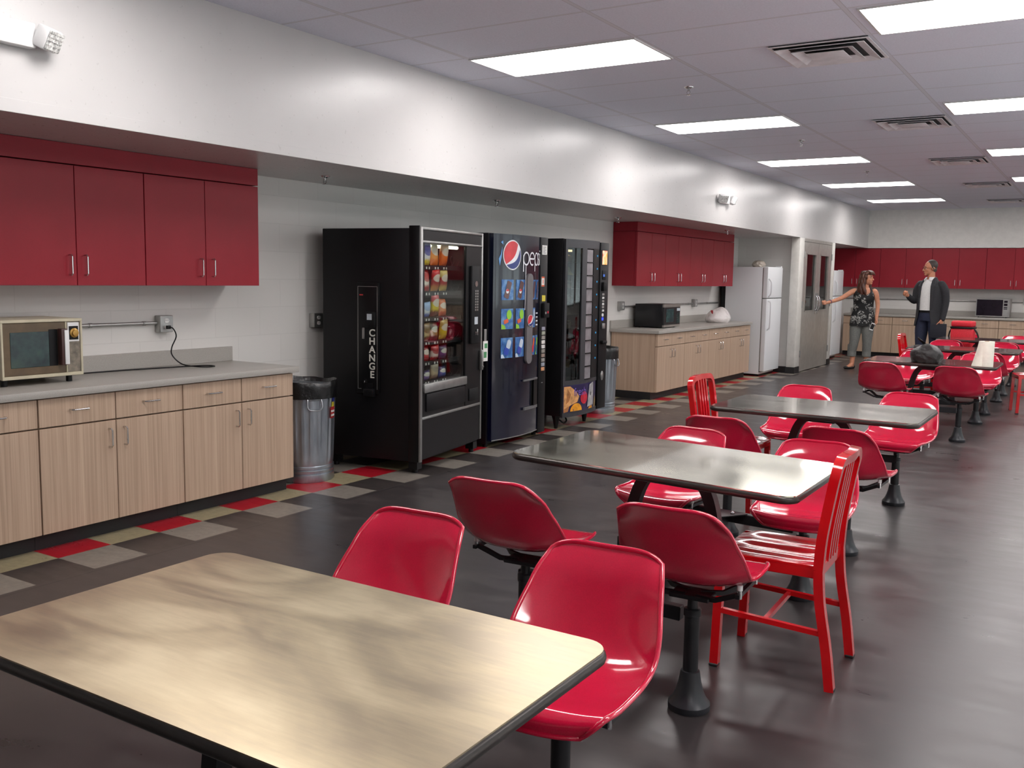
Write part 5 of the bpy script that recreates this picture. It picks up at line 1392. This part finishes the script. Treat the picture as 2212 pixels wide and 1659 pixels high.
# hair
b = MB(); q = MB()
q.ell((0, .030, .034), (.088, .098, .098), 24); q.ell((0, -.048, .085), (.066, .045, .035), 16)
for k in (-1, 1):
    chain(q, [(k * .055, -.02, .10), (k * .086, -.015, .03), (k * .094, .005, -.06), (k * .110, .01, -.16), (k * .122, -.02, -.24), (k * .115, -.05, -.31)], [.028, .030, .034, .040, .036, .014])
    chain(q, [(k * .06, .03, .09), (k * .088, .035, .0), (k * .098, .045, -.12), (k * .118, .045, -.22), (k * .13, .02, -.31)], [.034, .038, .044, .044, .016])
    chain(q, [(k * .04, .07, .08), (k * .07, .085, -.04), (k * .08, .09, -.16), (k * .092, .085, -.26), (k * .10, .065, -.345)], [.042, .048, .050, .046, .018])
chain(q, [(0, .08, .08), (0, .10, -.05), (0, .10, -.2), (0, .09, -.32)], [.05, .055, .055, .03])
for k in range(7):
    x = -.06 + k * .02; chain(q, [(x * .7, -.03, .122), (x * 1.0, -.084, .098), (x * 1.15 + .008, -.098, .058 - .02 * (abs(x) > .045))], [.018, .015, .007])
q.xf(T1); b.add(q); q.bm.free()
rnd = random.Random(4)
for v in b.bm.verts: v.co += Vector((sin(v.co.z * 55 + v.co.x * 90), cos(v.co.z * 48 + v.co.x * 110), 0)) * .0055
remesh(b, 'hair', hairm, wo, .0055, 2)
# clothes
m = Mat('black_floral_cloth', rough=.75); n1 = m.noise(11, 3, .6); n2 = m.noise(38, 3, .6)
v = m.math('MULTIPLY', m.math('GREATER_THAN', n1, .53), m.grey(n2, 0, 1, .42, .62)); m.base(m.mix(v, (16, 16, 18), (176, 176, 172))); M['floral'] = m
def open_loft(zs, phi, gap0=0, n=48, top=None, c=(0, 0)):
    b = MB(); g = []
    for q in zs:
        z, rx, ry = q[:3]; gap = radians(q[3]) if len(q) > 3 else 0; row = []
        for j in range(n + (1 if gap else 0)):
            a = gap + (2 * pi - 2 * gap) * j / n; x, y = rx * sin(a), -ry * cos(a)
            zz = z + (top(a) if top and q is zs[-1] else 0)
            row.append(b.v((c[0] + x * cos(phi) - y * sin(phi), c[1] + x * sin(phi) + y * cos(phi), zz)))
        g.append((row, gap))
    for (A, ga), (B, gb) in zip(g, g[1:]):
        L = len(A)
        for j in range(L - 1 if ga else L): b.bm.faces.new((A[j], A[(j + 1) % L], B[(j + 1) % L], B[j]))
    bmesh.ops.recalc_face_normals(b.bm, faces=b.bm.faces)
    return b
TZ = [(.74, .214, .144), (.80, .207, .140), (.90, .190, .132), (1.02, .162, .118), (1.12, .162, .130), (1.19, .168, .156), (1.25, .170, .148), (1.30, .164, .112), (1.335, .148, .090), (1.365, .126, .078), (1.392, .105, .068)]
def radii(z):
    for p, q in zip(TZ, TZ[1:]):
        if z <= q[0]: break
    u = min(1, max(0, (z - p[0]) / (q[0] - p[0]))); return p[1] + (q[1] - p[1]) * u, p[2] + (q[2] - p[2]) * u
def ztop(a):
    c = cos(a); sd = abs(sin(a))
    front = max(0, (c - .72) / .28) ** .5 if c > .72 else 0; back = max(0, (-c - .72) / .28) ** .5 if c < -.72 else 0
    arm = max(0, (sd - .86) / .14) ** .5 if sd > .86 else 0
    return 1.39 - .125 * front - .06 * back - .085 * arm
def topsurf(u, v):
    a = 2 * pi * u; z = .74 + (ztop(a) - .74) * v; rx, ry = radii(z); x, y = rx * sin(a), -ry * cos(a); ph = radians(6)
    if z < 1.15: x += .010 * sin(a * 7 + z * 9) * (1.15 - z) * 2; y += .010 * cos(a * 9 + z * 7) * (1.15 - z) * 2
    return (.01 + x * cos(ph) - y * sin(ph), .01 + x * sin(ph) + y * cos(ph), z)
b = MB(); b.grid(topsurf, 96, 40); bmesh.ops.remove_doubles(b.bm, verts=b.bm.verts, dist=1e-4)
bmesh.ops.recalc_face_normals(b.bm, faces=b.bm.faces); bmesh.ops.solidify(b.bm, geom=b.bm.faces[:], thickness=.005)
b.build('top', M['floral'], wo, angle=1.2)
b = MB()
for sx, kn, cf in ((-.085, (-.108, -.015, .46), (-.135, .015, .212)), (.095, (.10, .0, .46), (.10, .03, .212))):
    chain(b, [(sx, .01, .82), ((sx + kn[0]) / 2, -.005, .64), kn, (cf[0], cf[1], .30)], [.104, .096, .076, .070], 18); b.cyl((cf[0], cf[1], .212), (cf[0], cf[1], .42), .073, 20)
b.loft(rings([(.74, .165, .122, .008, .01), (.82, .176, .12, .008, .01), (.90, .168, .114, .008, .01)], radians(6)))
for k in (-1, 1): b.ell((k * .07, .07, .79), (.08, .075, .085), 14)
remesh(b, 'trousers', cloth('grey_trousers', (112, 114, 110), .08), wo, .008, 4)
for A, dv in ((Vector((-.122, .01, .085)), Vector((-.62, -.78, 0))), (Vector((.105, .03, .085)), Vector((.25, -.95, 0)))):
    b = MB(); mt = Matrix.Rotation(math.atan2(dv.y, dv.x), 4, 'Z')
    b.ell(A + dv * .075 + Vector((0, 0, -.066)), (.125, .042, .020), 18, mt); b.ell(A + dv * .15 + Vector((0, 0, -.058)), (.05, .036, .026), 14, mt); b.ell(A - dv * .03 + Vector((0, 0, -.052)), (.035, .034, .034), 14, mt)
    remesh(b, 'shoe', cloth('black_flats', (26, 24, 25), .1, 30, .5), wo, .005, 2)
b = MB(); d = Vector((-.21, -.175, -.075)).normalized(); c0 = Vector((-.515, -.278, 1.142))
u = d.cross(Vector((0, 0, 1))).normalized(); w_ = d.cross(u)
b.tube([c0 + (u * cos(2*pi*k/20) + w_ * sin(2*pi*k/20)) * .030 for k in range(20)], .005, 6, closed=True); b.build('bracelet', flat('violet_band', (96, 60, 130), .4), wo)
# phone in her hand
def place(o, par): o.location = par.matrix_basis @ o.location; o.rotation_euler = (o.rotation_euler[0], o.rotation_euler[1], o.rotation_euler[2] + par.rotation_euler[2])
ph = thing('phone', 'white phone with a dark screen held low by the woman in the floral top', 'phone', (.168, -.105, .735), radians(10)); place(ph, wo)
ph.rotation_euler = (radians(-6), radians(20), ph.rotation_euler[2])
b = MB(); b.prism(rrect(.062, .125, .010, 4), 'z', -.004, .004); b.xf(Matrix.Rotation(radians(90), 4, 'X')); b.build('phone_case', M['white'], ph)
b = MB(); b.box((-.027, -.0052, -.046), (.027, -.004, .046)); b.build('screen', M['blackmat'], ph)
# --- man with a folder
SK2 = skinmat('light_olive_skin', (190, 128, 98)); hair2 = flat('dark_greying_hair', (58, 50, 46), .6, var=.25, scale=90); lip2 = flat('lip_colour_man', (150, 86, 76), .45)
mn = thing('person', 'man in a dark jacket and white shirt with one fist raised, holding a dark folder', 'person', (2.745, 16.8, 0), radians(8.4))
PB = radians(-35)
b = MB()
T2 = head(b, (-.022, .01, 1.722), radians(-68), 1.03, (.0, .02, 1.525), .058, radians(4))
b.loft(rings([(.90, .165, .118), (1.03, .160, .112), (1.15, .165, .112), (1.30, .180, .118), (1.42, .185, .108), (1.49, .150, .085), (1.53, .09, .065)], PB))
rs_, ls_ = Vector((-.155, .11, 1.455)), Vector((.165, -.105, 1.455))
chain(b, [rs_, (-.20, .12, 1.36), (-.215, .075, 1.19), (-.29, -.06, 1.225), (-.335, -.14, 1.27)], [.048, .045, .040, .034, .029])
hand(b, (-.338, -.146, 1.272), (-.62, -.42, .45), (.35, -.75, .1), 1, 1.15, 1.0, 1.0)
chain(b, [ls_, (.215, -.12, 1.36), (.236, -.115, 1.17), (.20, -.16, .895)], [.048, .045, .040, .029])
hand(b, (.198, -.162, .89), (-.16, -.08, -1), (-.7, .45, 0), -1, .85, 1.03)
for hx, hy in ((-.085, .06), (.09, -.06)):
    chain(b, [(hx, hy, .90), (hx * 1.15, hy, .68), (hx * 1.2, hy * .9, .48), (hx * 1.2, hy + .02, .28), (hx * 1.2, hy + .02, .09)], [.095, .085, .06, .058, .042])
    dv = Vector((-.6, -.8, 0)); A = Vector((hx * 1.2, hy + .02, .09)); chain(b, [A, A + dv * .07 + Vector((0, 0, -.035)), A + dv * .16 + Vector((0, 0, -.06))], [.042, .038, .024], 12)
remesh(b, 'body', SK2, mn, .006, 3)
face(T2, mn, hair2, lip2)
b = MB(); q = MB(); q.ell((0, .026, .044), (.080, .091, .088), 24)
for k in (-1, 1): chain(q, [(k * .070, .0, .05), (k * .079, .005, .01), (k * .074, .035, -.05)], [.014, .010, .014])
q.ell((0, .058, -.025), (.060, .042, .05), 14); q.xf(T2); b.add(q); q.bm.free(); remesh(b, 'hair', hair2, mn, .0055, 2)
b = MB()
for k in (-1, 1):
    b.tube([(k * .030 + .021 * cos(2*pi*j/16), -.1, -.003 + .015 * sin(2*pi*j/16)) for j in range(16)], .0018, 6, closed=True); b.tube([(k * .051, -.099, 0), (k * .076, -.06, .004), (k * .080, .01, .0)], .0018, 6)
b.tube([(-.009, -.1, .003), (0, -.104, .005), (.009, -.1, .003)], .0016, 6); b.xf(T2); b.build('glasses', M['frameblack'], mn)
shirt = cloth('white_shirt_cloth', (222, 222, 220), .03)
b = open_loft([(.98, .178, .130), (1.10, .180, .128), (1.25, .190, .132), (1.38, .198, .128), (1.46, .180, .110), (1.51, .12, .085), (1.535, .082, .078)], PB)
bmesh.ops.solidify(b.bm, geom=b.bm.faces[:], thickness=.004); sh = b.build('shirt', shirt, mn, angle=1.2)
b = open_loft([(1.51, .100, .094, 14), (1.545, .082, .086, 12), (1.575, .076, .082, 16), (1.555, .090, .098, 20), (1.52, .108, .112, 24)], PB)
bmesh.ops.solidify(b.bm, geom=b.bm.faces[:], thickness=.003); b.build('collar', shirt, sh, angle=1.2)
for k in range(6):
    b = MB(); z = 1.48 - k * .075; r = .135; b.ell((r * sin(PB) * 1.0, -r * cos(PB), z), (.004, .004, .004), 8); b.build('button', M['devwhite'], sh)
b = MB()
for hx, hy in ((-.085, .06), (.09, -.06)):
    chain(b, [(hx, hy, .92), (hx * 1.15, hy, .68), (hx * 1.22, hy * .9, .48), (hx * 1.22, hy + .02, .28), (hx * 1.22, hy + .015, .06)], [.112, .100, .080, .072, .068], 18)
b.loft(rings([(.86, .178, .132), (.95, .180, .134), (1.03, .178, .130)], PB))
remesh(b, 'jeans', cloth('dark_blue_denim', (34, 40, 62), .15), mn, .009, 4)
b = open_loft([(1.0, .186, .138), (1.035, .186, .138)], PB); bmesh.ops.solidify(b.bm, geom=b.bm.faces[:], thickness=.005); b.build('belt', M['black'], mn)
for hx, hy in ((-.085, .06), (.09, -.06)):
    dv = Vector((-.6, -.8, 0)); A = Vector((hx * 1.2, hy + .02, .045)); b = MB(); mt = Matrix.Rotation(math.atan2(dv.y, dv.x), 4, 'Z')
    b.ell(A + dv * .075, (.15, .05, .042), 18, mt); b.ell(A - dv * .04, (.045, .043, .044), 14, mt); b.box((-.17 + .07, -.045, 0), (.24, .045, .02), .008, 2, Matrix.Translation((A.x, A.y, 0)) @ mt)
    remesh(b, 'shoe', cloth('dark_leather', (34, 28, 26), .1, 30, .4), mn, .006, 2)
# jacket
jz = [(.775, .238, .178, 40), (.85, .230, .172, 36), (.95, .216, .162, 31), (1.06, .210, .158, 29), (1.20, .214, .160, 28), (1.33, .214, .150, 25), (1.42, .206, .138, 24), (1.475, .176, .116, 28), (1.515, .130, .102, 36), (1.545, .098, .098, 52), (1.575, .088, .095, 75)]
b = open_loft(jz, PB)
bmesh.ops.solidify(b.bm, geom=b.bm.faces[:], thickness=.014)
chain(b, [(-.150, .105, 1.452), (-.200, .12, 1.36), (-.222, .078, 1.19), (-.29, -.055, 1.225), (-.322, -.118, 1.256)], [.068, .064, .054, .048, .042], 16)
chain(b, [(.160, -.10, 1.452), (.212, -.12, 1.36), (.238, -.116, 1.17), (.205, -.152, .905)], [.068, .065, .055, .043], 16)
for sg in (-1, 1):   # lapels
    pts = []
    for z, rx, ry, g in ((1.06, .216, .166, 30), (1.20, .222, .170, 29), (1.33, .231, .168, 26), (1.43, .228, .158, 25), (1.50, .165, .128, 33), (1.55, .110, .110, 52)):
        for dg in (0, 9 + 9 * (z - 1.06) / .4):
            a = radians(g + dg) * sg; x, y = rx * sin(a), -ry * cos(a); pts.append((x * cos(PB) - y * sin(PB), x * sin(PB) + y * cos(PB), z))
    q = MB(); vs = [q.v(p) for p in pts]
    for i in range(5): q.bm.faces.new((vs[2*i], vs[2*i+1], vs[2*i+3], vs[2*i+2]))
    bmesh.ops.recalc_face_normals(q.bm, faces=q.bm.faces); bmesh.ops.solidify(q.bm, geom=q.bm.faces[:], thickness=.009); b.add(q); q.bm.free()
remesh(b, 'jacket', cloth('charcoal_jacket', (40, 40, 44), .12), mn, .006, 2)
fo = thing('folder', 'dark zip folder held at the side of the man in the jacket', 'folder', (.150, -.215, .715), radians(-12)); place(fo, mn)
b = MB(); b.box((-.12, -.012, -.12), (.125, .012, .115), .006); b.build('cover', cloth('navy_folder', (30, 32, 42), .08), fo)
b = MB(); b.box((-.121, -.0135, .095), (.126, -.009, .10)); b.build('zip', M['frameblack'], fo)
